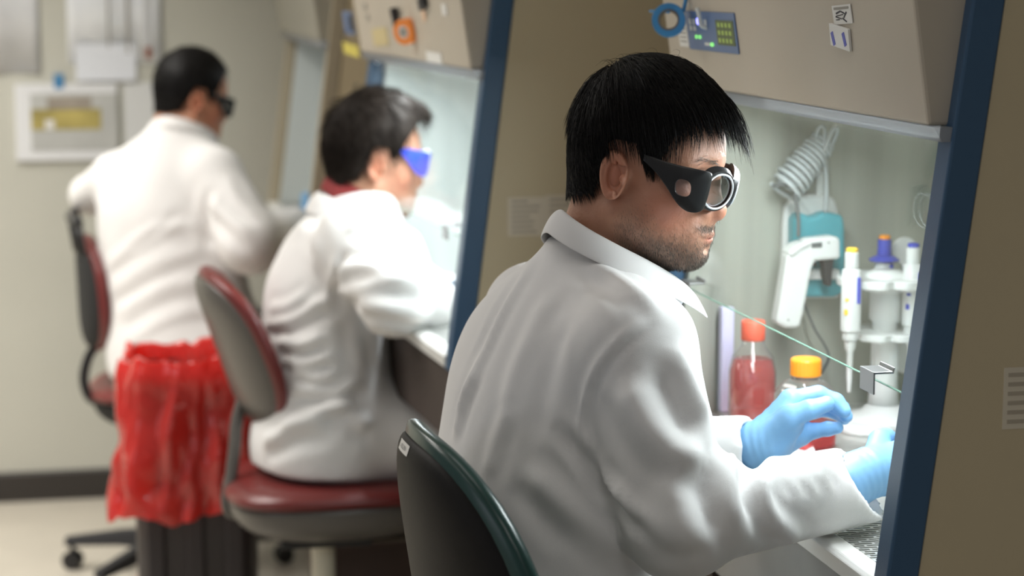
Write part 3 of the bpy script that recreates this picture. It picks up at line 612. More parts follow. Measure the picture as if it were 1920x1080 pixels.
def head_sdf(p, eyes=True, nose=1.0):
    ay = np.abs(p[:,1]); q = p.copy(); q[:,1] = ay
    d = ellip(p, (.004,0,.042), (.090,.0755,.084))
    d = smin(d, ellip(p, (.040,0,.018), (.056,.062,.075)), .03)
    d = smin(d, ellip(p, (.036,0,-.042), (.060,.0560,.060)), .03)
    d = smin(d, rcone(q, (.006,.056,-.050), (.080,.018,-.085), .016, .016), .03)
    d = smin(d, ellip(p, (.046,0,-.070), (.046,.047,.034)), .02)
    d = smin(d, ellip(p, (.086,0,-.083), (.0180,.023,.0180)), .02)
    d = smin(d, np.linalg.norm(q-np.array([.058,.046,-.018]), axis=1)-.020, .025)
    d = smin(d, rcone(q, (.086,.006,.027), (.070,.046,.024), .0105, .010), .018)
    d = smax(d, -(np.linalg.norm(q-np.array([.106,.033,.006]), axis=1)-.0165), .016)
    d = smin(d, rcone(p, (.090,0,.014), (.106*nose,0,-.026), .0075, .0105), .012)
    d = smin(d, np.linalg.norm(p-np.array([.1065*nose,0,-.029]), axis=1)-.0118, .008)
    d = smin(d, np.linalg.norm(q-np.array([.096,.0135,-.0335]), axis=1)-.0085, .006)
    d = smax(d, -ellip(q, (.102,.0068,-.0415), (.0065,.0042,.0045)), .002)
    d = smin(d, ellip(p, (.085,0,-.058), (.021,.030,.025)), .018)                     # muzzle
    d = smax(d, -rcone(p, (.108,0,-.040), (.1085,0,-.049), .0022, .0026), .006)        # philtrum
    zl = -.0605
    up_ = ellip(p, (.0965,0,zl+.0022), (.0125,.0255,.0052)); lo_ = ellip(p, (.0950,0,zl-.0068), (.0120,.0225,.0060))
    d = smin(d, up_, .004); d = smin(d, lo_, .004)
    d = smax(d, -ellip(p, (.1070,0,zl-.0020), (.013,.0275,.0008)), .0016)
    d = smax(d, -ellip(p, (.1115,0,-.0760), (.010,.016,.004)), .010)                     # chin crease
    d = smin(d, rcone(p, (-.018,0,-.055), (-.032,0,-.190), .053, .057), .03)
    d = smin(d, rcone(p, (.030,0,-.085), (-.012,0,-.190), .030, .040), .025)
    if eyes:
        e = np.array([.083,.0325,.007])
        lid = np.linalg.norm(q-e, axis=1)-.0132
        lid = smax(lid, -ellip(q, (.096,.0325,.0055), (.012,.0125,.0038)), .0015)
        d = smin(d, lid, .004)
    for s_ in (1, -1): d = smin(d, ellip(p, (.000, s_*.0715, -.004), (.012,.008,.024)), .006)
    return d
HX = np.array([-.100,-.060,-.034,-.026,-.020,-.012,.016,.026,.036,.046,.058,.072,.100])
def hair_region(p, zn):             # positive above the hairline; zn are heights along HX
    return p[:,2]-np.interp(p[:,0], HX, zn)
def head_frame(yaw, pitch, roll=0.0):  # yaw as in uv(); pitch down positive
    f = uv(yaw); f = f*math.cos(R_(pitch))-np.array([0,0,1.])*math.sin(R_(pitch))
    l = np.cross([0,0,1.], f); l /= np.linalg.norm(l); u = np.cross(f, l)
    c, s = math.cos(R_(roll)), math.sin(R_(roll))
    return np.array([f, l*c+u*s, u*c-l*s])
def strands(roots, dirs, lens, w0, segs, grav, flow, push, seed, curl=0.0, flat=0.0):
    """tapered three sided strands grown in head axes; flow(p) is the combing direction, push(p) keeps them outside"""
    r = np.random.default_rng(seed); n = len(roots); P = roots.copy(); D = dirs/np.linalg.norm(dirs, axis=1, keepdims=True); path = [P.copy()]
    ph = r.uniform(0, 6.3, (n,3))
    for k in range(segs):
        t = (k+1)/segs
        D = D*.62+flow(P)*.38+np.array([0,0,-1.])*grav*t*.4
        if curl: D = D+curl*np.sin(ph+k*1.5)
        D += r.normal(size=D.shape)*flat
        D /= np.linalg.norm(D, axis=1, keepdims=True)+1e-9
        P = P+D*(lens/segs)[:,None]; P = push(P); path.append(P.copy())
    path = np.stack(path, 1)                                   # n, segs+1, 3
    T = np.gradient(path, axis=1); T /= np.linalg.norm(T, axis=2, keepdims=True)+1e-9
    A = np.cross(T, r.normal(size=(n,1,3))); A /= np.linalg.norm(A, axis=2, keepdims=True)+1e-9; B = np.cross(T, A)
    wd = w0*(1-np.linspace(0, 1, segs+1)**2*.9)[None,:,None]*(r.uniform(.6,1.3,(n,1,1)))
    ang = [0, 2.094, 4.189]
    V = np.stack([path+wd*(math.cos(a)*A+math.sin(a)*B) for a in ang], 2)    # n, s+1, 3, 3
    V = V.reshape(-1, 3); s1 = segs+1; F = []
    base = (np.arange(n)*s1*3)[:,None]+(np.arange(segs)*3)[None,:]; base = base.ravel()
    for j in range(3):
        j2 = (j+1) % 3; F.append(np.stack([base+j, base+j2, base+3+j2, base+3+j], 1))
    return V, np.concatenate(F)
def scatter(V, F, w, n, seed):
    """n random surface points weighted by w per face"""
    r = np.random.default_rng(seed); F = np.asarray(F)
    ar = .5*np.linalg.norm(np.cross(V[F[:,2]]-V[F[:,0]], V[F[:,3]]-V[F[:,1]]), axis=1)*w
    i = r.choice(len(F), n, p=ar/ar.sum()); u = r.random((n,2)); q = V[F[i]]
    return ((q[:,0]*(1-u[:,:1])+q[:,1]*u[:,:1])*(1-u[:,1:])+(q[:,3]*(1-u[:,:1])+q[:,2]*u[:,:1])*u[:,1:]), i
SKIN = np.array([.50,.255,.165])
def lerp(c, t, m): return c*(1-m[:,None])+np.asarray(t)*m[:,None]
def blob(P, c, r): return np.exp(-(((P-np.asarray(c))/np.asarray(r))**2).sum(1))
def face_colour(P, skin, stub, seed=1):
    q = P.copy(); q[:,1] = np.abs(q[:,1]); c = np.tile(skin, (len(P),1))
    c = c*(1+.13*sines(P, 300, seed, 8)[:,None]*np.array([.6,1,1]))
    c = lerp(c, skin*np.array([.98,.66,.62]), np.clip(.85*blob(q, (.062,.052,-.030), (.032,.03,.032))+.6*blob(P, (.112,0,-.032), (.014,.014,.014)), 0, 1))
    c = lerp(c, skin*np.array([.92,.58,.50]), np.clip(.8*blob(q, (-.004,.085,-.004), (.02,.02,.035)), 0, 1))
    c = lerp(c, skin*np.array([.86,.55,.55]), np.clip(1.3*blob(q, (.1055,.0,-.0628), (.009,.019,.0075))-.15, 0, .9))
    c = lerp(c, skin*np.array([.62,.50,.46]), np.clip(.6*blob(q, (.09,.034,.004), (.016,.018,.013)), 0, 1))
    if stub:
        z = P[:,2]; x = P[:,0]
        jaw = 1/(1+np.exp((z+.068+.10*(x-.06))/.007))*np.clip((x-.015)/.03, 0, 1)
        mus = blob(q, (.1035,.012,-.0505), (.012,.022,.0050))
        jaw = np.maximum(jaw, .55/(1+np.exp((z+.050)/.010))*np.clip((x-.0)/.02, 0, 1)*np.clip((.055-x)/.02, 0, 1))
        m = np.clip((jaw*.8*(1-blob(q, (.108,.0,-.0745), (.02,.012,.008)))+mus*1.0)*stub, 0, .75)
        m *= np.clip((z+.128)/.02, 0, 1)
        c = lerp(c, (.15,.11,.085), m*.85)
    return np.clip(c, 0, 1)
def hand_chains(w, d, th, nrm, s=1.0, curl=.35, spread=.12):
    """finger joint chains: wrist w, direction d, thumb side th, palm normal nrm (unit vectors)"""
    w, d, th, nrm = (np.asarray(q, float) for q in (w, d, th, nrm)); out = []
    L = [(.040,.024,.020), (.044,.027,.021), (.041,.025,.020), (.032,.019,.018)]; off = [.026,.009,-.009,-.025]; fw_ = [.090,.094,.089,.080]; rr = [.0095,.0098,.0092,.0080]
    for k in range(4):
        p = w+s*(d*fw_[k]+th*off[k]); ch = [(w+s*(d*.02+th*off[k]*.55), .013*s), (p, rr[k]*1.12*s)]; a = curl*(1+.15*k)
        for j, l in enumerate(L[k]):
            dd = d*math.cos(a)+nrm*math.sin(a)+th*spread*(off[k]/.03); p = p+dd/np.linalg.norm(dd)*l*s; ch.append((p, rr[k]*(1-.09*(j+1))*s)); a += curl*1.3
        out.append(ch)
    p0 = w+s*(d*.018+th*.016); p1 = w+s*(d*.052+th*.044+nrm*.014); p2 = p1+s*(d*.026+th*.010+nrm*.016); p3 = p2+s*(d*.024-th*.002+nrm*.010)
    out.append([(p0,.015*s),(p1,.0125*s),(p2,.0112*s),(p3,.0095*s)])
    return out
def hand_sdf(wrist, fore, chains, palm, rw=.027):
    def f(p):
        d = rcone(p, fore, wrist, rw*1.12, rw)
        for a, b, r1, r2 in palm: d = smin(d, rcone(p, a, b, r1, r2), .014)
        fd = None
        for ch in chains:
            e = chain(p, ch, .004); fd = e if fd is None else smin(fd, e, .0022)
        return smin(d, fd, .007)
    return f
def palm_from(w, chains):
    w = np.asarray(w, float); ps = []
    for ch in chains[:4]: ps.append((w+(ch[1][0]-w)*.15, ch[1][0], .020, ch[1][1]*1.25))
    return ps
def join(parts):
    V = []; F = []; n = 0
    for v, f in parts: V.append(v); F.append(np.asarray(f)+n); n += len(v)
    return np.concatenate(V), np.concatenate(F)
def bounds(pts, m): P = np.asarray(pts, float).reshape(-1, 3); return P.min(0)-m, P.max(0)+m

def fold(V, N, line, wd, amp, side=.0, prof=1.0):
    """raise a ridge (amp > 0) or press a crease (amp < 0) along a 3-D polyline; tapered at its ends"""
    L = np.asarray(line, float); seg = np.linalg.norm(np.diff(L, axis=0), axis=1); cum = np.r_[0, np.cumsum(seg)]
    lo, hi = L.min(0)-4*wd, L.max(0)+4*wd; m = np.where(((V > lo) & (V < hi)).all(1))[0]
    if not len(m): return np.zeros(len(V))
    P = V[m]; best = np.full(len(m), 9.); tt = np.zeros(len(m))
    for k in range(len(L)-1):
        a = L[k]; ab = L[k+1]-a; t = np.clip((P-a)@ab/(ab@ab+1e-12), 0, 1); d = np.linalg.norm(P-a-t[:,None]*ab, axis=1)
        u = d < best; best[u] = d[u]; tt[u] = (cum[k]+t*seg[k])[u]/cum[-1]
    tp = np.clip(np.minimum(tt, 1-tt)*5, 0, 1); tp = tp*tp*(3-2*tp)*.85+.15*(np.minimum(tt, 1-tt) > .001)
    out = np.zeros(len(V)); x = best/wd; out[m] = amp*tp*(np.exp(-x**2)-.35*np.exp(-((x-1.9)/.8)**2)*prof)
    return out
def build_coat(root, nodes, phi, arms, legs, h, mat, folds, seed, wr=.004, neck_cut=None, extra=None, nodes_k=.04):
    Fv, Rv = uv(phi), uv(phi-90); tors = loft(nodes, Rv, Fv)
    neck = nodes[-1][0]
    def f(p):
        d = tors(p)
        for A in arms:
            sh, el, wr_ = A['sh'], A['el'], A['wr']; dirw = (wr_-el)/np.linalg.norm(wr_-el)
            d = smin(d, rcone(p, A['nk'], sh, A.get('rn',.060), A['r'][0]), nodes_k)
            a = rcone(p, sh, el, A['r'][0], A['r'][1])
            b = rcone(p, el, wr_+dirw*A.get('ext', .02), A['r'][2], A['r'][3])
            cn = A.get('cutn', dirw); cut = (p-wr_)@cn
            b = np.maximum(b, cut)
            b = np.maximum(b, -np.maximum(rcone(p, wr_-dirw*.035, wr_+dirw*.06, A['r'][3]-.010, A['r'][3]-.006), -(cut+.03)))
            a = smin(a, b, .022); d = smin(d, a, A.get('k', .020))
        for Lg in legs:
            d = smin(d, rcone(p, Lg[0], Lg[1], Lg[2], Lg[3]), .05)
        if extra: d = extra(p, d)
        return d
    pts = [n[0] for n in nodes]+[A[k] for A in arms for k in ('sh','el','wr')]+[q for Lg in legs for q in Lg[:2]]
    lo, hi = bounds(pts, .24); hi[2] = nodes[-1][0][2]+.03
    V, F = mesh_sdf(f, lo, hi, h); V = relax(V, F, 2, .4)
    bvh = BVHTree.FromPolygons([tuple(p) for p in V], [tuple(int(i) for i in q) for q in F])
    N = normals(V, F); dz = np.zeros(len(V))
    for px_line, wd, amp in folds:
        pl = spline(px_line, max(8, 5*len(px_line))); L = []
        for x, y in pl:
            dr = at(x, y, 1)-CAM; hit = bvh.ray_cast(Vector(CAM), Vector(dr).normalized())
            if hit[0] is not None: L.append(np.array(hit[0]))
        if len(L) > 2: dz += fold(V, N, L, wd, amp)
    dz += wr*.5*sines(V*np.array([1,1,.55]), 26, seed, 6)+wr*.25*sines(V*np.array([1,1,.6]), 60, seed+1, 6)
    V = V+N*dz[:,None]; V = relax(V, F, 1, .3)
    o = add('lab_coat', V, F, mat, root, True, True, fix=False)
    return o, f, bvh
def collar(root, c, Rv, Fv, r0, mat, back=0.035, drop=.105, lapel=.10, open_=152, thick=.0022, lean=.25, wing=.022, parent=None, name='collar', dexp=1.9, fq=.022, fall0=.040, wid=.030):
    """stand and fall of a shirt style collar round the neck at c; lapel points hang in front"""
    n = 72; v = []; rows = 9
    for i in range(n):
        a = -open_+2*open_*i/(n-1); q = abs(a)/open_; s = math.sin(R_(a)); cs = -math.cos(R_(a))
        dirv = Rv*s*1.0+Fv*cs
        ctr = c+Fv*(.010+lean*.08*q*q)
        top = back*(1-.15*q)-drop*q**dexp
        fall = fall0+fq*q**2+(wing*1.5)*max(0, q-.62)**1.5*3
        for j in range(rows):
            t = j/(rows-1)
            if t < .4:                                        # stand, inside
                k = t/.4; r = r0*(1.02-.02*k); z = top-.035*(1-k)*(1-.3*q)
                rr = r+.004*k
            else:
                k = (t-.4)/.6; rr = r0+.005+wid*k**.8+(lapel*.55)*max(0, q-.55)**1.3*k*1.6; z = top+.004*math.sin(k*3.14)-fall*k
            v.append(ctr+dirv*rr*np.array([1,1,0])+np.array([0,0,z]))
    f = [(i*rows+j, (i+1)*rows+j, (i+1)*rows+j+1, i*rows+j+1) for i in range(n-1) for j in range(rows-1)]
    o = add(name, v, f, mat, parent or root, True, True)
    m = o.modifiers.new('thick', 'SOLIDIFY'); m.thickness = thick; m.offset = 0
    s_ = o.modifiers.new('smooth', 'SUBSURF'); s_.levels = 1; s_.render_levels = 2
    return o
def person(label, base, headc, hframe, hs, nodes, phi, arms, legs, hres, cres, coatmat, folds, seed, skin, stub, hairspec, group=None, glove_h=.0035, feet=None, nose=1.0, shirt=None, collar_kw=None, coat_extra=None, wr=.004, hand_bare=False):
    root = thing('person', label, 'person', tuple(base)); Fv, Rv = uv(phi), uv(phi-90)
    toW = lambda q: headc+(np.asarray(q)*hs)@hframe
    # head, torso, limbs and hands make one body mesh
    hv, hf = mesh_sdf(lambda p: head_sdf(p, True, nose), (-.13,-.11,-.185), (.135,.11,.145), hres); hv = relax(hv, hf, 1, .25)
    er = [mesh_sdf(lambda p, s_=s_: ear_sdf(p, s_), (-.035, min(s_*.055, s_*.105), -.050), (.030, max(s_*.055, s_*.105), .040), max(.0011, hres*.55)) for s_ in (1, -1)]
    hv0, hf0 = hv, hf; hv, hf = join([(hv, hf)]+er)
    hcol = face_colour(hv, skin, stub, seed)
    coat, cf, cb = build_coat(root, nodes, phi, arms, [l[:4] for l in legs], cres, coatmat, folds, seed, wr, extra=coat_extra)
    sk = [(l[1], l[4], .058, .045) for l in legs]
    def bodyf(p):
        d = cf(p)+.018
        for a, b, r1, r2 in sk: d = smin(d, rcone(p, a, b, r1, r2), .03)
        return np.maximum(d, p[:,2]-(nodes[-2][0][2]-.02))
    lo, hi = bounds([n[0] for n in nodes]+[A[k] for A in arms for k in ('sh','el','wr')]+[q for l in legs for q in (l[0],l[1],l[4])], .22)
    bv, bf = mesh_sdf(bodyf, lo, hi, .016, 1)
    parts = [(toW(hv), hf), (bv, bf)]; cols = [hcol, np.tile(skin, (len(bv),1))]
    for A in arms:
        if 'hand' in A:
            ch = A['hand']; wrist = A['wr']+(A['wr']-A['el'])/np.linalg.norm(A['wr']-A['el'])*A.get('wx',.012)
            fore = A['fore'] if 'fore' in A else A['wr']-(A['wr']-A['el'])/np.linalg.norm(A['wr']-A['el'])*.05
            if 'wrist' in A: wrist = A['wrist']
            pl = A.get('palm') or palm_from(wrist, ch)
            g = hand_sdf(wrist, fore, ch, pl, A.get('rw', .026))
            lo, hi = bounds([p for c_ in ch for p, r in c_]+[fore, wrist], .04)
            gv, gf = mesh_sdf(g, lo, hi, glove_h)
            iv, if_ = mesh_sdf(lambda p: g(p)+.0022, lo, hi, max(glove_h, .0032)); parts.append((iv, if_)); cols.append(np.tile(skin, (len(iv),1)))
            if not hand_bare:
                N = normals(gv, gf); ax = (wrist-fore)/np.linalg.norm(wrist-fore); t = (gv-wrist)@ax
                gv = gv+N*(.00055*np.sin(t*560+5*sines(gv, 55, seed))*(.4+.6*sines(gv, 90, seed+5))*np.exp(-(np.maximum(t-.008, 0)/.020)**2)+.00045*sines(gv, 190, seed+3))[:,None]
                add('glove', gv, gf, M['glove'], root, True, True, fix=False)
    V, F = join(parts); b = add('body', V, F, M['skin'], root, True, True, fix=False); setcol(b, np.concatenate(cols))
    # trousers and shoes
    for l in legs:
        pass
    def trf(p):
        d = None
        for l in legs:
            e = smin(rcone(p, l[0], l[1], .085, .072), rcone(p, l[1], l[4], .072, .058), .02); d = e if d is None else smin(d, e, .02)
        return np.maximum(d, (min(l[4][2] for l in legs)-.0)-p[:,2])
    lo, hi = bounds([q for l in legs for q in (l[0],l[1],l[4])], .12); tv, tf = mesh_sdf(trf, lo, hi, .012); add('trousers', tv, tf, M['jeans'], root, True, True, fix=False)
    for l in legs:
        a = l[4].copy(); k = l[5] if len(l) > 5 else Fv
        def sf(p): return np.maximum(smin(rcone(p, a+np.array([0,0,.0]), a+k*.16-np.array([0,0,.035]), .048, .036), rcone(p, a-k*.03-np.array([0,0,.03]), a+k*.16-np.array([0,0,.035]), .040, .036), .02), (a[2]-.065)-p[:,2])
        lo, hi = bounds([a-k*.09, a+k*.22], .1); sv, sf_ = mesh_sdf(sf, lo, hi, .009); add('shoe', sv, sf_, M['shoe'], root, True, True, fix=False)
    # eyes
    for s in (1, -1):
        m = MB(); c_ = np.array([.083, s*.0325, .007]); m.lathe([(.012*math.sin(t), .012*math.cos(t)) for t in np.linspace(.02, 3.12, 14)][::-1], (0,0,0), 20)
        v = np.array(m.v)[:, [2,0,1]]; v = c_+v
        e = add('eye', toW(v), m.f, M['eye'], root, True, True)
        m = MB(); m.lathe([(.0001,.0122),(.0055,.0109),(.0060,.0104),(.0058,.010)], (0,0,0), 20); add('iris', toW(c_+np.array(m.v)[:, [2,0,1]]), m.f, M['iris'], e, True, True)
    # hair: a close cap of the scalp's shape with strands grown from it
    H = hairspec; zn = np.array(H['zn'])
    def cap(p):
        e = ellip(p, (.004+H.get('dx',0),0,.042+H.get('dz',0)), (.090+H['t'],.0755+H['t']*H.get('ty',.9),.084+H['tt']))
        e2 = smin(e, rcone(p, (-.020,0,-.01), (-.0235,0,-.06), .060+H['t']*.4, .0505+H['t']*.25), .02)
        e2 = e2+H.get('lump', .0012)*sines(p*np.array([1,1,.5]), H.get('lf', 160), seed+9, 7)
        return smax(e2, (np.interp(p[:,0], HX, zn)-p[:,2])*.85, .006)
    cv, cf_ = mesh_sdf(cap, (-.14,-.13,-.10), (.15,.13,.17), H.get('res', .004)); N = normals(cv, cf_)
    fm = np.asarray(cf_); fc = cv[fm].mean(1); reg = hair_region(fc, zn)
    okf = (reg > .001) & ((N[fm].mean(1)*(fc-np.array([0,0,.03]))).sum(1) > 0)
    W_ = np.array(H['whorl'])
    def flow(P):
        n = P-np.array([0,0,.035]); n /= np.linalg.norm(n, axis=1, keepdims=True)
        d = (P-W_)+np.array(H.get('comb', (0,0,0))); d[:,2] -= H.get('down', .06)*np.clip((P[:,0]-.035)/.05, 0, 1); d -= n*(d*n).sum(1)[:,None]; return d/(np.linalg.norm(d, axis=1, keepdims=True)+1e-9)
    def base(p):
        e = ellip(p, (.004+H.get('dx',0),0,.042+H.get('dz',0)), (.090+H['t'],.0755+H['t']*H.get('ty',.9),.084+H['tt']))
        return smin(e, rcone(p, (-.020,0,-.01), (-.0235,0,-.06), .060+H['t']*.4, .0505+H['t']*.25), .02)
    def push(P):
        e = base(P); g = np.stack([base(P+np.eye(3)[i]*.001)-e for i in range(3)], 1); g /= np.linalg.norm(g, axis=1, keepdims=True)+1e-9
        return P+g*np.maximum(0, H.get('gap', .001)-e)[:,None]
    def snap(P):
        for _ in range(3):
            e = base(P); g = np.stack([base(P+np.eye(3)[i]*.001)-e for i in range(3)], 1); g /= np.linalg.norm(g, axis=1, keepdims=True)+1e-9
            P = P-g*(e+.0015)[:,None]
        return P
    rp, ri = scatter(cv, cf_, okf*(1+2.0*(fc[:,2] < .035)), H['n'], seed+20); rn = N[fm].mean(1)[ri]
    ln = np.interp(rp[:,2], H['lz'], H['ll'])*rng.uniform(.6, 1.15, len(rp))
    sv, sf2 = strands(rp-rn*.003, flow(rp)+rn*H.get('lift', .25), ln, H.get('w', .00045), H.get('segs', 7), H.get('grav', .5), flow, push, seed+30, H.get('curl', 0), H.get('flat', .05))
    allp = [(cv, cf_), (sv, sf2)]
    for e in H.get('extra', []): allp.append(e(cap, push, snap))
    hvv, hff = join(allp); hair = add('hair', toW(hvv), hff, H['mat'], root, True, True, fix=False)
    # eyebrows
    for s in (1, -1):
        r = np.random.default_rng(seed+int(s)); t = r.random(110); P = np.stack([.0935-.016*t-.010*t*t, s*(.012+.040*t), .0255+.007*np.sin(t*2.4)+r.normal(size=110)*.0018], 1)
        for _ in range(3):
            d = head_sdf(P); P[:,0] -= d
        D = np.stack([-.3*np.ones(110), s*np.ones(110), .45-.9*t], 1)+r.normal(size=(110,3))*.2
        ev, ef = strands(P, D, np.full(110, .0075), H.get('browwd', .00035), 2, .0, lambda q: np.tile([0., s, .1], (len(q),1)), lambda q: q, seed+5)
        add('eyebrow', toW(ev), ef, H.get('browmat', M['lash']), root, True, True, fix=False)
    if collar_kw is not None:
        collar(root, Rv=Rv, Fv=Fv, mat=coatmat, parent=coat, **collar_kw)
    if shirt is not None: collar(root, Rv=Rv, Fv=Fv, **shirt)
    return dict(root=root, toW=toW, hv=hv0, hf=hf0, coat=coat, bvh=cb)
def oval(c, ax, ay, n, a, b, p=2.0):
    out = []
    for q in np.linspace(0, 2*math.pi, n, endpoint=False):
        cs, sn = math.cos(q), math.sin(q); k = (abs(cs)**p+abs(sn)**p)**(-1/p); out.append(c+ax*(a*cs*k)+ay*(b*sn*k))
    return out
def goggles(P, name, frame_mat, lens_mat, rim_mat, big=1.0, side=True, hole=1.0, zoff=0.0, front=None):
    """wrap-round glasses in head axes: front frames with oval lenses, side shields with a window, temples to the ears"""
    root, toW = P['root'], P['toW']; first = None; up = np.array([.10,0,1.]); up /= np.linalg.norm(up)
    body = MB(); fb = MB() if front else body; lens = []; rims = MB()
    for s in (1, -1):
        c = np.array([.1105, s*.0335, .002+zoff]); nrm = np.array([.965, s*.42, -.10]); nrm /= np.linalg.norm(nrm)
        ax = np.cross(up, nrm)*s; ax /= np.linalg.norm(ax); ay = np.cross(nrm, ax)*s; ay = ay if ay[2] > 0 else -ay
        if ax[1]*s < 0: ax = -ax
        n = 40; O0 = oval(c-nrm*.006+ay*.001, ax, ay, n, .0335*big, .0275*big, 2.5); O1 = oval(c+nrm*.0015, ax, ay, n, .0300*big, .0245*big, 2.2)
        I1 = oval(c+nrm*.002, ax, ay, n, .0262*big, .0215*big, 2.1); I0 = oval(c-nrm*.006, ax, ay, n, .0270*big, .0220*big, 2.1)
        rings = [O0, O1, I1, I0]; v = [p for r in rings for p in r]
        fb.raw(v, [(i*n+j, i*n+(j+1)%n, ((i+1)%4)*n+(j+1)%n, ((i+1)%4)*n+j) for i in range(4) for j in range(n)])
        rp = oval(c+nrm*.0028, ax, ay, 40, .0258*big, .0211*big, 2.1); rims.tube(rp+[rp[0], rp[1]], .0013, 8, False)
        m = MB(); k = 6; v = [c+nrm*.0045]
        for r in range(1, k+1):
            t = r/k; v += [c+(p-c)*t+nrm*(.0045*(1-t*t)) for p in oval(c, ax, ay, n, .0258*big, .0211*big, 2.1)]
        f = [(0, 1+j, 1+(j+1)%n) for j in range(n)]+[(1+r*n+j, 1+(r+1)*n+j, 1+(r+1)*n+(j+1)%n, 1+r*n+(j+1)%n) for r in range(k-1) for j in range(n)]
        m.raw(v, f); lens.append(m)
        # temple and side shield: one outline with a window, bent round the face
        ys = lambda x: np.interp(x, [-.012,.0,.03,.055,.075,.090,.100,.109], [.081,.0815,.0815,.0800,.0775,.0730,.0685,.0610])
        th = .0022; cx, cz, n2 = .0805, .0015, 64
        pol = np.array([(.028,.0310),(.040,.0290),(.055,.0270),(.075,.0262),(.0945,.0258),(.1065,.0240),(.1080,.010),(.1075,-.008),(.1045,-.0215),(.093,-.0250),(.082,-.0210),(.072,-.0125),(.062,-.0020),(.050,.0090),(.040,.0165),(.028,.0235)])
        cl = np.array(spline(np.vstack([pol, pol[:1]]), 240)); an = np.arctan2(cl[:,1]-cz, cl[:,0]-cx); outer = []; inner = []
        for t in np.linspace(-math.pi, math.pi, n2, endpoint=False):
            i = np.argmin(np.abs((an-t+math.pi) % (2*math.pi)-math.pi)); outer.append(cl[i])
            k = (abs(math.cos(t))**2.6+abs(math.sin(t))**2.6)**(-1/2.6)*hole; inner.append((cx+.0092*k*math.cos(t)-.0012*math.sin(t), cz+.0098*k*math.sin(t)))
        P3 = lambda q, off: np.array([q[0], s*(ys(q[0])+off), q[1]+zoff])
        rings = [[P3(q,-th) for q in outer],[P3(q,th*.6) for q in outer],[P3((np.array(q)*.93+np.array([cx,cz])*.07),th) for q in outer],[P3(q,th) for q in inner],[P3(q,-th) for q in inner]]
        body.raw([p for l in rings for p in l], [(i*n2+j, i*n2+(j+1)%n2, ((i+1)%5)*n2+(j+1)%n2, ((i+1)%5)*n2+j) for i in range(5) for j in range(n2)])
        if side: m = MB(); m.raw([P3(q,0) for q in inner], [tuple(range(n2))]); lens.append(m)
    body.tube(spline([np.array([.112,.012,.012+zoff]), np.array([.117,0,.015+zoff]), np.array([.112,-.012,.012+zoff])], 9), .0042, 10)
    o = add(name, toW(np.array(body.v)), body.f, frame_mat, root, False, True, auto=40)
    if front: add('front_frame', toW(np.array(fb.v)), fb.f, front, o, False, True, auto=40)
    for m in lens: add('lens', toW(np.array(m.v)), m.f, lens_mat, o, True, True)
    add('lens_rim', toW(np.array(rims.v)), rims.f, rim_mat, o, True, True)
    return o

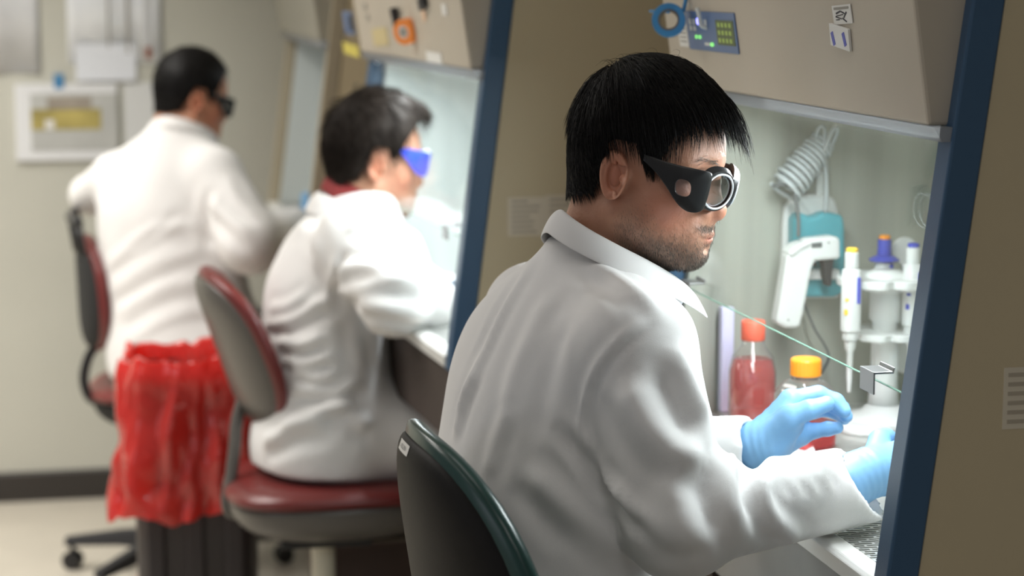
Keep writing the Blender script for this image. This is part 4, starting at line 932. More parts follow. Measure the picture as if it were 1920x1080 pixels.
# ---- the man at the front cabinet
def man_near():
    fr = head_frame(-20, 11, -2); hs = 1.0
    hc = at(1157,327,2.505)-(np.array([0,-.080,-.004])*hs)@fr
    nodes = [(at(985,1400,2.545), .190,.150),(at(985,1250,2.56), .190,.145),(at(1005,1050,2.58), .190,.132),(at(1028,850,2.60), .200,.124),(at(1050,690,2.61), .200,.122),(at(1080,575,2.61), .180,.108),(at(1108,498,2.61), .072,.084),(at(1138,444,2.60), .052,.062)]
    phi = 22; Fv, Rv = uv(phi), uv(phi-90)
    shR, shL = at(1186,652,2.46), at(1003,585,2.79)
    wR = at(1618,908,2.535); eR = at(1272,978,2.40)
    wL = at(1410,836,2.68); eL = at(1225,872,2.75)
    z0 = 2.68
    J = lambda x, y, dz, r: (at(x, y, z0+dz), r)
    idx = [J(1440,800,.0,.016),J(1482,750,.005,.0125),J(1534,740,.012,.0112),J(1567,753,.012,.0103),J(1583,771,.006,.0086)]
    mdl = [J(1440,806,.01,.016),J(1490,764,.030,.0122),J(1547,753,.042,.0110),J(1577,766,.038,.0100),J(1586,780,.028,.0086)]
    rng_ = [J(1445,815,.012,.015),J(1494,778,.046,.0112),J(1547,766,.056,.0100),J(1574,775,.050,.0092),J(1582,785,.040,.0080)]
    pky = [J(1446,832,.006,.015),J(1500,816,.034,.0112),J(1527,808,.030,.0096),J(1552,804,.024,.0090),J(1570,802,.018,.0078)]
    thb = [J(1432,822,-.012,.018),J(1478,784,-.026,.0160),J(1518,768,-.032,.0122),J(1550,757,-.028,.0098)]
    handL = [idx, mdl, rng_, pky, thb]
    palmL = [(at(1425,834,z0), at(1482,755,z0+.006), .024,.0140),(at(1425,836,z0), at(1490,772,z0+.030), .024,.0150),(at(1428,840,z0), at(1494,782,z0+.044), .024,.0140),(at(1430,842,z0), at(1500,816,z0+.034), .024,.0135),(at(1432,835,z0-.004), at(1480,795,z0-.012), .022,.019)]
    CUT = RT*.80-FH*.15+np.array([0,0,.50]); CUT /= np.linalg.norm(CUT)
    dR = RT*.80+FH*.52+np.array([0,0,-.02]); dR /= np.linalg.norm(dR); thR = np.array([0,0,.75])+FH*.7-RT*.1; thR -= dR*(thR@dR); thR /= np.linalg.norm(thR); nR = np.cross(thR, dR); nR = nR if nR@FH > 0 else -nR
    wristR = at(1628,886,2.545)
    chR = hand_chains(wristR, dR, thR, nR, 1.06, .42)
    arms = [dict(nk=at(1150,580,2.53), sh=shR, el=eR, wr=wR, r=(.072,.066,.056,.045), ext=.06, cutn=CUT, fore=at(1582,908,2.53), rn=.050, k=.016, hand=chR, wrist=wristR, rw=.031),
            dict(nk=at(1075,540,2.68), sh=shL, el=eL, wr=wL, r=(.062,.062,.060,.037), rn=.050, k=.02, hand=handL, palm=palmL, wrist=at(1426,832,z0), rw=.0265)]
    hip = nodes[1][0]; legs = []
    for s in (1, -1):
        h0 = hip+Rv*s*.095-np.array([0,0,.03]); kn = h0+Fv*.40+Rv*s*.05-np.array([0,0,.10]); an = kn+Fv*.02-np.array([0,0,.38])
        legs.append((h0, kn, .108, .088, an, Fv))
    folds = [([(1040,795),(1070,832),(1110,885),(1160,945),(1235,1035)], .009, -.010),
             ([(1228,606),(1180,640),(1135,690),(1108,750),(1096,850)], .0050, -.0040),
             ([(1214,600),(1166,636),(1120,690),(1094,750)], .0075, .0030),
             ([(1172,705),(1190,760),(1225,815),(1270,850),(1330,862)], .018, .014),
             ([(1260,640),(1290,720),(1325,790)], .016, .008), ([(1240,690),(1275,760),(1300,815)], .016, -.007),
             ([(1102,730),(1094,800),(1098,862)], .008, .005),
             ([(1010,470),(965,540),(920,630),(880,720),(855,800)], .010, .0045), ([(985,500),(930,590),(888,690)], .010, -.0035),
             ([(1040,540),(1000,620),(965,700),(945,790)], .013, .0045), ([(1060,600),(1030,690),(1010,770),(1015,830)], .014, -.0045),
             ([(900,690),(872,750),(852,830)], .009, .0045), ([(960,760),(930,830),(915,900)], .012, .0035),
             ([(1085,490),(1150,515),(1205,555),(1245,605)], .009, .0045), ([(1075,505),(1135,545),(1180,590)], .010, -.004),
             ([(985,880),(1040,930),(1110,990),(1180,1050)], .015, .007), ([(960,900),(1010,965),(1070,1030)], .014, -.0035),
             ([(1432,880),(1428,925),(1450,975),(1500,1012)], .011, .010), ([(1408,862),(1400,910),(1412,965)], .012, -.008), ([(1372,850),(1362,900),(1380,975),(1420,1030)], .016, .009),
             ([(1330,860),(1322,930),(1345,1010)], .016, -.007),
             ([(1478,905),(1482,935)], .006, -.003),([(1505,902),(1510,930)], .006, -.003),([(1535,896),(1540,925)], .006, -.003),([(1562,890),(1568,915)], .005, -.0025),
             ([(1250,880),(1270,960),(1320,1030)], .018, .008), ([(1150,900),(1190,960),(1240,1000),(1300,1010)], .016, .006), ([(1120,870),(1160,930),(1200,985)], .010, .006)]
    HS = dict(mat=M['hair'], dx=.005, t=.007, ty=.95, tt=.011, dz=.002, browwd=.0002, browmat=M['greyhair'], zn=[-.040,-.046,-.036,-.006,.030,.036,.036,.012,.010,.022,.060,.084,.115], whorl=(-.055,.0,.118), lz=[-.06,-.02,.03,.08,.13], ll=[.018,.018,.026,.050,.056],
              n=8000, w=.00042, segs=7, down=.16, grav=1.0, lift=.14, flat=.07, res=.0032, lump=.0012, lf=150, gap=.0022)
    def fringe(cap, push, snap):
        r = np.random.default_rng(5); n = 1500; t = r.random(n); y = -.066+.125*t+r.normal(size=n)*.004
        x = .074-9.5*y*y+r.normal(size=n)*.014; P = np.stack([x, y, .118-4.5*y*y+r.normal(size=n)*.006], 1)
        P = snap(P); D = np.stack([1.0+r.normal(size=n)*.12, y*3.0+r.normal(size=n)*.12, -.26+r.normal(size=n)*.16], 1)
        ln = r.uniform(.055,.095,n)*(1-.25*np.abs(y)/.06)
        clump = np.round(t*22)/22; k = (clump*13.7) % 1.0
        D[:,1] += (clump-.5)*.5; D[:,2] += (k-.5)*.25
        return strands(P, D, ln, .00048, 9, 1.1, lambda q: np.tile([.66,0,-.52], (len(q),1)), push, 8, 0, .05)
    def flyaway(cap, push, snap):
        r = np.random.default_rng(6); n = 45; a = r.uniform(0, 6.28, n); P = np.stack([-.01+.07*np.cos(a)*r.random(n), .05*np.sin(a), np.full(n, .14)], 1); P = snap(P)
        D = np.stack([r.normal(size=n), r.normal(size=n)*.5, .55+r.random(n)*.1], 1)
        return strands(P, D, r.uniform(.015,.035,n), .00028, 8, .9, lambda q: np.tile([-.3,0,.0], (len(q),1)), push, 9, .15, .06)
    HS['extra'] = [fringe, flyaway]
    P = person('man in white lab coat and black safety goggles, blue gloves raised inside the front cabinet', (hip[0],hip[1],0), hc, fr, hs, nodes, phi, arms, legs, .0021, .0062, M['coat'], folds, 11,
               SKIN*.88, 1.0, HS, glove_h=.0021, wr=.0030, collar_kw=dict(c=at(1146,452,2.595), r0=.070, back=.044, wid=.020, fall0=.030, drop=.090, dexp=1.2, fq=.010, lapel=.03, lean=.12, open_=140, wing=.0))
    goggles(P, 'safety_goggles', M['black'], M['lens'], pm('clear_rim', (.80,.84,.88), .12, metal=.3), zoff=-.0035)
    # short beard: bristles on chin, jaw and lip
    hv, hf = P['hv'], P['hf']; fc = hv[np.asarray(hf)].mean(1); z = fc[:,2]; x = fc[:,0]; q = fc.copy(); q[:,1] = np.abs(q[:,1])
    w = 1/(1+np.exp((z+.072+.10*(x-.06))/.006))*np.clip((x-.02)/.03, 0, 1)*(z > -.120)*(1-blob(q, (.108,0,-.0745), (.02,.012,.008)))
    w = np.maximum(w, .35/(1+np.exp((z+.052)/.008))*np.clip((x-.0)/.02, 0, 1)*np.clip((.06-x)/.02, 0, 1)*(z > -.117))
    w2 = 1.2*blob(q, (.1035,.014,-.0505), (.012,.020,.0045))
    N = normals(hv, hf)[np.asarray(hf)].mean(1)
    rp, ri = scatter(hv, hf, w*(N[:,2] > -.97)+w2, 14000, 44); rn = N[ri]
    sv, sf = strands(rp-rn*.0005, rn*.7+np.array([.35,0,-.7]), rng.uniform(.0026,.0055,len(rp)), .00013, 2, .3, lambda q: np.tile([.2,0,-1.], (len(q),1)), lambda q: q, 45)
    mi = (rng.random(len(rp)) < .62).astype(int); mi = np.concatenate([np.repeat(mi, 2)]*3)
    add('beard', P['toW'](sv), sf, None, P['root'], True, True, mats=[M['lash'], M['greyhair']], midx=mi, fix=False)
    return P
NEAR = man_near()

# ---- the man at the second cabinet
def man_mid():
    z = 4.30; fr = head_frame(18, 9, 0); hs = .99
    hc = at(710,312,z-.08)-(np.array([0,-.080,-.004])*hs)@fr
    nodes = [(at(604,858,z), .200,.140),(at(606,810,z), .205,.152),(at(618,730,z), .195,.135),(at(612,620,z), .200,.130),(at(626,520,z), .205,.135),(at(648,440,z), .185,.115),(at(668,392,z), .110,.085),(at(680,362,z), .070,.068)]
    phi = 10; Fv, Rv = uv(phi), uv(phi-90)
    shR, shL = at(668,462,4.12), at(650,440,4.46)
    eR, wR = at(742,560,3.99), at(848,585,4.12)
    eL, wL = at(790,560,4.50), at(860,560,4.36)
    def hnd(w, e):
        d = (w-e)/np.linalg.norm(w-e); th = np.array([0,0,1.]); th -= d*(th@d); th /= np.linalg.norm(th); n = np.cross(th, d); return hand_chains(w+d*.012, d, th, n if n@FH > 0 else -n, 1, .4)
    arms = [dict(nk=at(690,425,4.24), sh=shR, el=eR, wr=wR, r=(.082,.070,.066,.044), hand=hnd(wR,eR), k=.02), dict(nk=at(680,420,4.36), sh=shL, el=eL, wr=wL, r=(.074,.068,.064,.044), hand=hnd(wL,eL), k=.02)]
    hip = at(600,800,z); legs = []
    for s, dk in ((1,.0),(-1,.03)):
        h0 = hip+Rv*s*.10; kn = h0+Fv*.40+Rv*s*.04-np.array([0,0,.005]); an = kn+Fv*.0-np.array([0,0,.40]); legs.append((h0, kn, .088, .082, an, Fv))
    def tail(p, d):      # coat tail spread over the back of the seat
        return smin(d, rcone(p, at(525,848,z-.02), at(650,855,z-.12), .030, .035), .05)
    folds = []
    for k, L in enumerate((((497,608),(541,601),(604,570),(636,565)), ((503,582),(541,576),(585,548)), ((522,642),(566,649),(617,627)), ((529,671),(579,680),(629,664)), ((541,696),(598,708),(642,696)), ((541,727),(604,734),(680,715)),
              ((522,803),(604,778),(667,734)), ((491,834),(566,809),(629,803)), ((636,752),(660,790),(692,809)), ((629,520),(680,506),(743,515)), ((642,551),(705,535),(787,526)), ((667,570),(724,582),(805,601)), ((654,440),(692,419),(736,444)), ((560,420),(590,470),(600,520)))):
        a_ = (.009,.007,.010,.009,.010,.011,.014,.011,.014,.012,.012,.011,.007,.005)[k]; folds.append((list(L), .0125 if k < 6 else .018, a_)); folds.append(([(x+4, y+15) for x, y in L], .0105 if k < 6 else .014, -a_*.75))
    folds += [([(645,470),(632,520),(634,590)], .010, -.012), ([(650,600),(645,650),(655,700)], .014, -.008), ([(700,620),(705,670),(715,700)], .014, .008)]
    HS = dict(mat=M['hair2'], t=.019, ty=.95, tt=.022, dz=.004, dx=.004, zn=[-.060,-.052,-.035,-.010,.022,.034,.034,.012,.022,.050,.070,.088,.112], whorl=(-.06,.0,.12), lz=[-.06,-.02,.03,.08,.13], ll=[.012,.020,.030,.042,.05],
              n=2000, w=.0008, segs=5, grav=.3, lift=.45, flat=.15, curl=.35, res=.0045, lump=.005, lf=95, gap=.001)
    def quiff(cap, push, snap):
        r = np.random.default_rng(15); n = 500; y = r.uniform(-.06,.06,n); P = np.stack([.085-6*y*y+r.normal(size=n)*.012, y, .125-3*y*y+r.normal(size=n)*.008], 1); P = snap(P)
        return strands(P, np.stack([1+0*y, y*2, .35+0*y], 1)+r.normal(size=(n,3))*.25, r.uniform(.025,.045,n), .0009, 5, .9, lambda q: np.tile([.5,0,-.2], (len(q),1)), push, 16, .4, .1)
    HS['extra'] = [quiff]
    P = person('man in white lab coat, red collar and blue goggles, bent over the second cabinet', (hip[0],hip[1],0), hc, fr, hs, nodes, phi, arms, legs, .0034, .0075, M['coat2'], folds, 21, SKIN*np.array([1.08,1.12,1.12]), .9, HS,
               glove_h=.0035, wr=.006, collar_kw=dict(c=at(668,376,z), r0=.078, back=.022, drop=.075, lapel=.02, lean=.5, open_=140, wing=.008), shirt=dict(c=at(682,356,z), r0=.062, mat=M['redshirt'], back=.044, drop=.070, lapel=.0, lean=.5, open_=92, wing=0, name='shirt_collar'), coat_extra=tail)
    goggles(P, 'safety_goggles', pm('blue_goggle', (.03,.07,.62), .35), M['lens'], M['white'], side=False, hole=.12, zoff=.012, front=M['white'])
    return P
MID = man_mid()

# ---- the man at the back
def man_far():
    z = 5.50; fr = head_frame(31, 14, 0); hs = .99
    hc = at(350,186,z)
    nodes = [(at(355,700,z), .205,.165),(at(352,650,z), .205,.165),(at(338,570,z), .200,.150),(at(318,470,z), .200,.140),(at(306,380,z), .185,.135),(at(312,305,z), .150,.110),(at(330,252,z), .085,.080),(at(338,222,z), .066,.066)]
    phi = 66; Fv, Rv = uv(phi), uv(phi-90)
    shR, shL = at(400,328,5.43), at(222,338,5.56)
    eR, wR = at(468,455,5.34), at(560,420,5.55)
    eL, wL = at(170,365,5.74), at(300,330,5.95)
    def hnd(w, e):
        d = (w-e)/np.linalg.norm(w-e); th = np.array([0,0,1.]); th -= d*(th@d); th /= np.linalg.norm(th); n = np.cross(th, d); return hand_chains(w+d*.012, d, th, n if n@FH > 0 else -n, 1, .4)
    arms = [dict(nk=at(362,292,5.47), rn=.05, sh=shR, el=eR, wr=wR, r=(.074,.080,.074,.046), hand=hnd(wR,eR)), dict(nk=at(295,292,5.52), rn=.05, sh=shL, el=eL, wr=wL, r=(.070,.055,.052,.044), hand=hnd(wL,eL))]
    hip = at(352,665,z); legs = []
    for s in (1, -1):
        h0 = hip+Rv*s*.10; kn = h0+Fv*.38+Rv*s*.06; an = kn-np.array([0,0,.40]); legs.append((h0, kn, .118, .095, an, Fv))
    folds = []
    for x0, y0, x1, y1, x2, y2, k in ((196,500,290,430,380,425,1),(200,520,285,465,360,435,-1),(204,548,300,490,400,465,1),(208,572,300,520,380,490,-1),(212,596,310,540,410,520,1),(220,622,320,565,420,550,-1),(228,648,330,592,430,580,1),(240,470,300,430,340,390,-1)):
        folds.append(([(x0,y0),(x1,y1),(x2,y2)], .013 if k > 0 else .010, .0035 if k > 0 else -.003))
    folds += [([(392,350),(385,410),(400,470)], .016, -.012), ([(385,370),(430,410),(475,440)], .014, .008), ([(390,400),(430,445),(470,475)], .014, -.007), ([(420,330),(450,380),(490,410)], .014, .006)]
    HS = dict(mat=M['hair'], t=.010, ty=.9, tt=.012, dz=.002, zn=[-.055,-.050,-.036,-.010,.022,.033,.033,.010,.006,.030,.062,.084,.115], whorl=(-.06,.0,.118), lz=[-.06,-.02,.03,.08,.13], ll=[.008,.012,.018,.028,.03],
              n=1100, w=.0008, segs=5, grav=.3, lift=.3, flat=.08, res=.005, lump=.0015, lf=150, gap=.001)
    P = person('man in white lab coat seen from behind, seated near the posters on the back wall', (hip[0],hip[1],0), hc, fr, hs, nodes, phi, arms, legs, .0042, .011, M['coat2'], folds, 31, SKIN*np.array([1.08,1.05,1.0]), 0, HS,
               glove_h=.0042, wr=.005, collar_kw=dict(c=at(340,238,z), r0=.066, back=.034, wid=.018, fall0=.030, drop=.075, lapel=.0, lean=.3, wing=.0, open_=140))
    goggles(P, 'safety_glasses', M['black'], M['lens'], M['black'], .95)
    return P
FAR = man_far()

# ------------------------------------------------------------------ chairs
def pad_mesh(ctr, F, L, U, w, h, t0, t1, bend, lum, p=2.6, rings=14, n=56, taper=0.0):
    """closed pad: superellipse outline w x h in the L,U plane, from depth t0 (back) to t1 (front) along F; bend curls the sides forward"""
    v = []
    def pt(r, a, side):
        k = (abs(math.cos(a))**p+abs(math.sin(a))**p)**(-1/p); y = r*k*math.cos(a)*w/2; z = r*k*math.sin(a)*h/2
        y *= 1-taper*(z/h+.0); e = (1-r**5)**.5 if r < 1 else 0
        x = bend*(2*y/w)**2+lum*math.sin(z/h*3.1)+(t1*e if side > 0 else t0*e)
        return ctr+F*x+L*y+U*z
    rr = [math.sin(math.pi/2*(i/rings))**.8 for i in range(1, rings+1)]
    v.append(pt(0, 0, 1))
    for r in rr: v += [pt(r, a, 1) for a in np.linspace(0, 2*math.pi, n, endpoint=False)]
    m = len(v)
    for r in rr[-2::-1]: v += [pt(r, a, -1) for a in np.linspace(0, 2*math.pi, n, endpoint=False)]
    v.append(pt(0, 0, -1)); R = 2*rings-1
    f = [(0, 1+j, 1+(j+1)%n) for j in range(n)]+[(1+i*n+j, 1+(i+1)*n+j, 1+(i+1)*n+(j+1)%n, 1+i*n+(j+1)%n) for i in range(R-1) for j in range(n)]
    f += [(len(v)-1, 1+(R-1)*n+(j+1)%n, 1+(R-1)*n+j) for j in range(n)]
    return v, f
def chair(label, base, phi, seat_h, seat_off, backc, lean, bw, bh, mats, col_r=.024, seat_w=.46, seat_d=.44, bend=.05, ring_h=None, roll=0.0, seat_phi=None, star=18, bar=None, leg=.30):
    cush, shell, metal, barm = mats
    root = thing('office_chair', label, 'chair', (base[0], base[1], 0)); Z = np.array([0,0,1.])
    F0, L0 = uv(phi), uv(phi+90); U = Z*math.cos(R_(lean))-F0*math.sin(R_(lean)); Fb = F0*math.cos(R_(lean))+Z*math.sin(R_(lean))
    L1 = L0*math.cos(R_(roll))+U*math.sin(R_(roll)); U1 = U*math.cos(R_(roll))-L0*math.sin(R_(roll))
    v, f = pad_mesh(backc+Fb*.002, Fb, L1, U1, bw, bh, -.019, .036, bend, .012, taper=.16); br = add('backrest_cushion', v, f, cush, root, True, True)
    v, f = pad_mesh(backc-Fb*.006, Fb, L1, U1, bw*.955, bh*.955, -.026, .006, bend, .012, taper=.16); bs = add('backrest_shell', v, f, shell, root, True, True)
    Fs, Ls = uv(seat_phi if seat_phi is not None else phi), uv((seat_phi if seat_phi is not None else phi)+90)
    sc = np.array([base[0], base[1], seat_h])+seat_off
    v, f = pad_mesh(sc-Z*.030, Z, Ls, Fs, seat_w, seat_d, -.020, .034, .012, 0, 3.0); add('seat_cushion', v, f, cush, root, True, True)
    v, f = pad_mesh(sc-Z*.042, Z, Ls, Fs, seat_w*.97, seat_d*.97, -.075, .006, .010, 0, 2.6); add('seat_shell', v, f, shell, root, True, True)
    b = np.array([base[0], base[1], 0.]); m = MB()
    m.lathe([(col_r*1.5,.085),(col_r*1.5,.20),(col_r*1.35,.21)], b, 24); m.lathe([(col_r,.20),(col_r,seat_h-.13),(col_r*1.6,seat_h-.128),(col_r*1.6,seat_h-.10)], b, 24)
    m.build('column', metal, root, world=True, auto=40)
    MB().box((-.09,-.07,seat_h-.125), (.09,.07,seat_h-.095)).build('tilt_mechanism', M['matte'], root, bevel=.006)
    low = backc-U1*(bh*.30)-Fb*.030
    und = sc-Fs*(seat_d*.30)-Z*.105
    pts = bar or [low, backc-U1*(bh*.62)-Fb*.05, (low+und)/2-Fs*.05-Z*.03, und-Fs*.11-Z*.0, und]
    bm = MB(); bm.tube(spline(pts, 26), .0125, 12); bm.build('support_bar', barm, root, True, world=True) if False else bm.build('support_bar', barm, root, smooth=True, world=True)
    for k in range(5):
        a = R_(star+72*k); d = np.array([math.cos(a), math.sin(a), 0]); s_ = np.array([-d[1], d[0], 0])
        e = b+d*leg; m = MB()
        prof = [(b+Z*.105, .030, .030),(b+d*leg*.5+Z*.098, .023, .020),(e+Z*.078, .017, .012)]
        vv = []
        for c_, w_, h_ in prof: vv += [c_-s_*w_-Z*h_, c_+s_*w_-Z*h_, c_+s_*w_*.7+Z*h_, c_-s_*w_*.7+Z*h_]
        ff = [(0,1,2,3),(11,10,9,8)]+[(i*4+j, (i+1)*4+j, (i+1)*4+(j+1)%4, i*4+(j+1)%4) for i in range(2) for j in range(4)]
        lg = add('leg', vv, ff, M['matte'], root, False, True, bevel=.004)
        cs = MB(); w0 = e-d*.018
        for q in (-.014, .014): cs.lathe([(.010,-.008),(.024,-.007),(.026,0),(.024,.007),(.010,.008)], w0+s_*q+Z*.0262, 20, axis=[d, Z, s_])
        cs.tube([w0+Z*.026, w0+Z*.085], .008, 10)
        cs.build('caster', M['black'], lg, world=True, auto=40)
    if ring_h:
        rm = MB(); pts = [b+np.array([.20*math.cos(t), .20*math.sin(t), ring_h]) for t in np.linspace(0, 2*math.pi, 41)]; rm.tube(pts, .010, 10, False)
        for t in (0, 1.57, 3.14, 4.71): rm.tube([b+Z*ring_h, b+np.array([.20*math.cos(t), .20*math.sin(t), ring_h])], .008, 8)
        rm.build('foot_ring', metal, root, smooth=True, world=True)
    return root, bs, (Fb, L1, U1)
hipN = np.array(NEAR['root'].location)
cN, shN, (Fb, Lb, Ub) = chair('dark green and black office chair behind the man in front', tuple((hipN+np.array([.02,.0,0]))[:2]), 15, .675, np.zeros(3), at(853,1192,2.36), 13, .44, .48, (M['green'], M['shell'], M['matte'], M['black']), bend=.055, ring_h=.22)
hipM = np.array(MID['root'].location)
cM, shM, _ = chair('maroon and grey office chair under the man in red collar', tuple(at(604,905,4.22)[:2]), 14, .624, uv(14)*.02+FH*.045, at(436,652,4.28), 25, .40, .34, (M['maroon'], M['greyshell'], M['cream'], M['greyshell']), bend=.05, ring_h=.20, seat_w=.41, star=12, leg=.27,
   bar=[at(462,725,4.27), at(444,790,4.26), at(441,830,4.25), at(434,890,4.24), at(426,935,4.23), at(432,960,4.23), at(455,962,4.23), at(500,955,4.23)])
cF, shF, (Ff, Lf, Uf) = chair('maroon office chair with black slatted back beside the far wall', tuple(at(325,760,5.72)[:2]), 12, .545, np.zeros(3), at(168,548,5.62), 9, .40, .30, (M['maroon'], M['dark'], M['black'], M['black']), bend=.03, star=12,
   bar=[at(190,640,5.6), at(168,665,5.6), at(157,710,5.6), at(168,745,5.6), at(190,752,5.6), at(215,735,5.62), at(250,735,5.66)], leg=.32)
fm = MB(); bc = at(168,548,5.62)                                  # open frame on top of the far chair's back
for q in np.linspace(-.17, .17, 6): fm.tube([bc+Uf*.12+Lf*q+Ff*(.03*(q/.2)**2-.015), bc+Uf*.205+Lf*q*.9+Ff*(.03*(q/.2)**2-.015)], .007, 8)
fm.tube([bc+Uf*.205+Lf*q*.9+Ff*(.03*(q/.2)**2-.015) for q in np.linspace(-.18, .18, 11)], .011, 10)
fm.build('slatted_frame', M['black'], cF, smooth=True, world=True)
# name strip on the green chair
from_ = shN.data; bv = BVHTree.FromPolygons([tuple(v.co) for v in from_.vertices], [tuple(p.vertices) for p in from_.polygons])
ri = root_inv(cN); o_ = ri[:3,:3]@CAM+ri[:3,3]; rows = []
def hitN(x, y):
    d = ri[:3,:3]@(at(x,y,1)-CAM); h = bv.ray_cast(Vector(o_), Vector(d).normalized()); return None if h[0] is None else np.array(h[0])+np.array(h[1])*.0012
pc_ = hitN(757, 838)
if pc_ is not None:
    nrm = np.array(bv.find_nearest(Vector(pc_))[1]); xa = Lb*-1; xa = xa-nrm*(xa@nrm); xa /= np.linalg.norm(xa); ya = np.cross(nrm, xa); ya = ya if ya[2] > 0 else -ya
    def proj(a, b, off): q = pc_+xa*a+ya*b; h = bv.find_nearest(Vector(q)); return np.array(h[0])+np.array(h[1])*off
    v = []; nn = 8
    for i in range(nn+1):
        for b in (-.0062, .0062): v.append(proj(-.0245+.049*i/nn, b, .0010))
    ns = add('name_strip', v, [(2*i, 2*i+2, 2*i+3, 2*i+1) for i in range(nn)], M['paper'], cN, True)
    tv, tf = text_mesh('L. KELLISN', .0068)
    add('lettering', [proj(p[0]*1.0, p[1], .0014) for p in tv], tf, M['ink'], ns)

# ------------------------------------------------------------------ waste bin with its red liner
bx = at(372,1000,4.78); bz = math.atan2(-math.sin(YAW), math.cos(YAW))
bi = thing('waste_bin', 'tall dark plastic bin behind the maroon and grey chair', 'bin', (bx[0],bx[1],0), bz+.10)
m = MB(); pr = []
for s_, z in ((.120,0),(.127,.02),(.138,.72),(.143,.725),(.143,.745),(.132,.745),(.132,.72),(.119,.03)): pr.append((s_, z))
m.lathe(pr, (0,0,0), 48, 5); m.build('bin_body', M['bin'], bi, auto=30)
for k, y in enumerate((-.085, 0, .085)): MB().box((y-.020,-.1430,.10), (y+.020,-.125,.60)).build('rib', M['bin'], bi, bevel=.006)
bag = thing('biohazard_bag', 'crumpled translucent red liner bag over the dark bin', 'bag', (bx[0],bx[1],0), bz+.10)
na, nz = 150, 60; v = []; prof = [(.118,.55),(.126,.66),(.136,.73),(.148,.782),(.160,.784),(.166,.75),(.168,.69),(.174,.61),(.181,.53),(.188,.46),(.192,.435)]
pa = np.array(prof); tt = np.linspace(0, len(prof)-1, nz); rr = np.interp(tt, range(len(prof)), pa[:,0]); zz = np.interp(tt, range(len(prof)), pa[:,1])
for i in range(nz):
    for j in range(na):
        a = 2*math.pi*j/na; k = (abs(math.cos(a))**5+abs(math.sin(a))**5)**(-.2); o = max(0, (tt[i]-3)/7)
        pn = Vector((math.cos(a)*2.2, math.sin(a)*2.2, zz[i]*5)); w1 = mnoise.noise(pn*1.6)+.5*mnoise.noise(pn*3.7+Vector((3,1,2)))
        ridge = 1-abs(mnoise.noise(Vector((math.cos(a)*3.2, math.sin(a)*3.2, zz[i]*2.0+7))))*2.0
        r = rr[i]*k*(1-.04*k)+(.022*w1+.016*ridge-.010)*(.35+o*1.0)
        z = zz[i]+.020*mnoise.noise(Vector((math.cos(a)*1.8, math.sin(a)*1.8, 3)))*(1+o)+.012*mnoise.noise(Vector((math.cos(a)*6, math.sin(a)*6, zz[i]*9)))
        v.append((r*math.cos(a), r*math.sin(a), z))
f = [(i*na+j, i*na+(j+1)%na, (i+1)*na+(j+1)%na, (i+1)*na+j) for i in range(nz-1) for j in range(na)]
add('bag_film', v, f, M['redbag'], bag, True)
# things on the floor under the second cabinet
q = at(742,1010,4.52); cb = thing('cardboard_box', 'dark brown open box standing under the second cabinet', 'box', (q[0],q[1],0), bz+.30)
for a, b in (((-.16,-.12,0),(-.155,.12,.50)),((.155,-.12,0),(.16,.12,.50)),((-.155,-.12,0),(.155,-.115,.50)),((-.155,.115,0),(.155,.12,.50)),((-.155,-.115,0),(.155,.115,.006))): MB().box(a, b).build('side_panel', M['kraft'], cb)
for s_ in (-1, 1): MB().raw([(-.16,s_*.12,.50),(.16,s_*.12,.50),(.16,s_*.20,.475),(-.16,s_*.20,.475),(-.16,s_*.12,.505),(.16,s_*.12,.505),(.16,s_*.20,.480),(-.16,s_*.20,.480)],[(0,1,2,3),(4,7,6,5),(0,4,5,1),(2,6,7,3),(1,5,6,2),(0,3,7,4)]).build('flap', pm('card_flap', (.17,.14,.11), .8), cb)
q = onH(292,1092,0.0); rl = MB(); rl.lathe([(.045,0),(.050,.004),(.047,.022),(.030,.030),(.012,.033)], (0,0,0), 28); o_ = rl.build('red_lid', pm('dusty_red', (.42,.13,.12), .5), smooth=True); o_.location = (q[0],q[1],0); tag(o_, 'dull red plastic lid lying on the floor in front of the bin', 'lid')

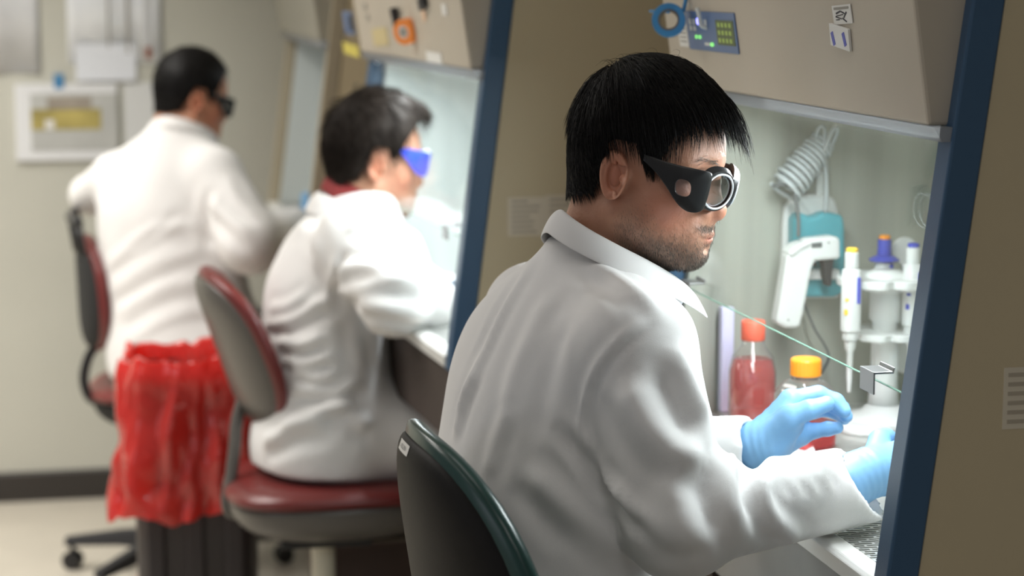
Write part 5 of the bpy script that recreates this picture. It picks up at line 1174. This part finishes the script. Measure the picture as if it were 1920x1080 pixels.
# ------------------------------------------------------------------ papers on the back wall
def sheet(label, x0, y0, x1, y1, mat, t=.0012, parent=None, name='wall_paper', off=0.0, cat='paper', curl=.0):
    a, b = onY(x0,y0,WY-off), onY(x1,y1,WY-off); n = 12; v = []
    for i in range(n+1):
        x = a[0]+(b[0]-a[0])*i/n; c = curl*(.5-.5*math.cos(i/n*2*math.pi*1.5))
        for z, e in ((a[2],.2),(b[2],1.0)):
            v += [(x, WY-off-.0005-c*e-t, z), (x, WY-off-.0005-c*e, z)]
    f = []
    for i in range(n):
        o = 4*i; f += [(o,o+4,o+6,o+2),(o+1,o+3,o+7,o+5),(o,o+1,o+5,o+4),(o+2,o+6,o+7,o+3)]
    f += [(0,2,3,1),(4*n,4*n+1,4*n+3,4*n+2)]
    o = add(name, v, f, mat, parent, curl > 0)
    if label: tag(o, label, cat)
    return o
gp = pm('sleeve_paper', (.66,.67,.68), .18, coat=.6, var=.05, vs=14); wp = pm('glare_sheet', (.92,.95,1.0), .15, coat=.7, var=.04, vs=10); dp = pm('grey_sheet', (.52,.525,.50), .3, var=.06, vs=16)  # the sheet for the large paper is bluish and pale to paint in glare
sheet('grey sheet in a plastic sleeve at the upper left of the back wall', -62, -110, 76, 137, gp, curl=.006)
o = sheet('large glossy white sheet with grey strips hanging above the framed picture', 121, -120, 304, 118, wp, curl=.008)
for x0, x1, y1 in ((198,206,90),(233,243,100),(266,282,92)): sheet(None, x0, -100, x1, y1, M['faintink'] if x0 < 250 else gp, .0006, o, 'grey_strip', .0105)
sheet('short white sheet below the large glossy sheet', 141, 82, 256, 151, pm('pale_sheet', (.82,.85,.90), .3, coat=.4), off=.0095)
o = sheet('white framed picture with a yellow band on the back wall', 27, 158, 222, 298, pm('frame_white', (.80,.81,.82), .3), .012, name='framed_picture', cat='picture')
sheet(None, 56, 176, 222, 280, dp, .002, o, 'print', .0125); sheet(None, 58, 205, 190, 242, pm('yellow_print', (.46,.38,.12), .5, var=.3, vs=9), .0006, o, 'yellow_band', .0146); sheet(None, 88, 182, 172, 205, pm('brown_print', (.33,.29,.24), .5, var=.25, vs=12), .0006, o, 'brown_band', .0146); sheet(None, 84, 225, 102, 242, M['paper'], .0006, o, 'white_spot', .0156)
sheet('plain white sheet behind the far man, right of the framed picture', 231, 155, 292, 300, pm('plain_sheet', (.72,.73,.72), .4, coat=.2))
sheet('small piece of blue tape above the framed picture', 101, 139, 119, 166, M['tapeb'], .001, None, 'tape_piece', .013, 'tape')
sheet('small red and brown magnet by the large glossy sheet', 272, 88, 284, 110, pm('brown_red', (.28,.10,.06), .6), .006, None, 'magnet', .010, 'magnet')
# glassware on the far man's bench
q = at(480,330,5.62); fb = thing('glass_beaker', 'blurred clear beaker standing in the third cabinet beside the far man', 'beaker', (far.location.x+.16, far.location.y+.25, .955))
MB().lathe([(.040,0),(.045,.004),(.045,.120),(.048,.128),(.0465,.128),(.0435,.120),(.0435,.006)], (0,0,0), 28).build('beaker_wall', M['pet'], fb, smooth=True)
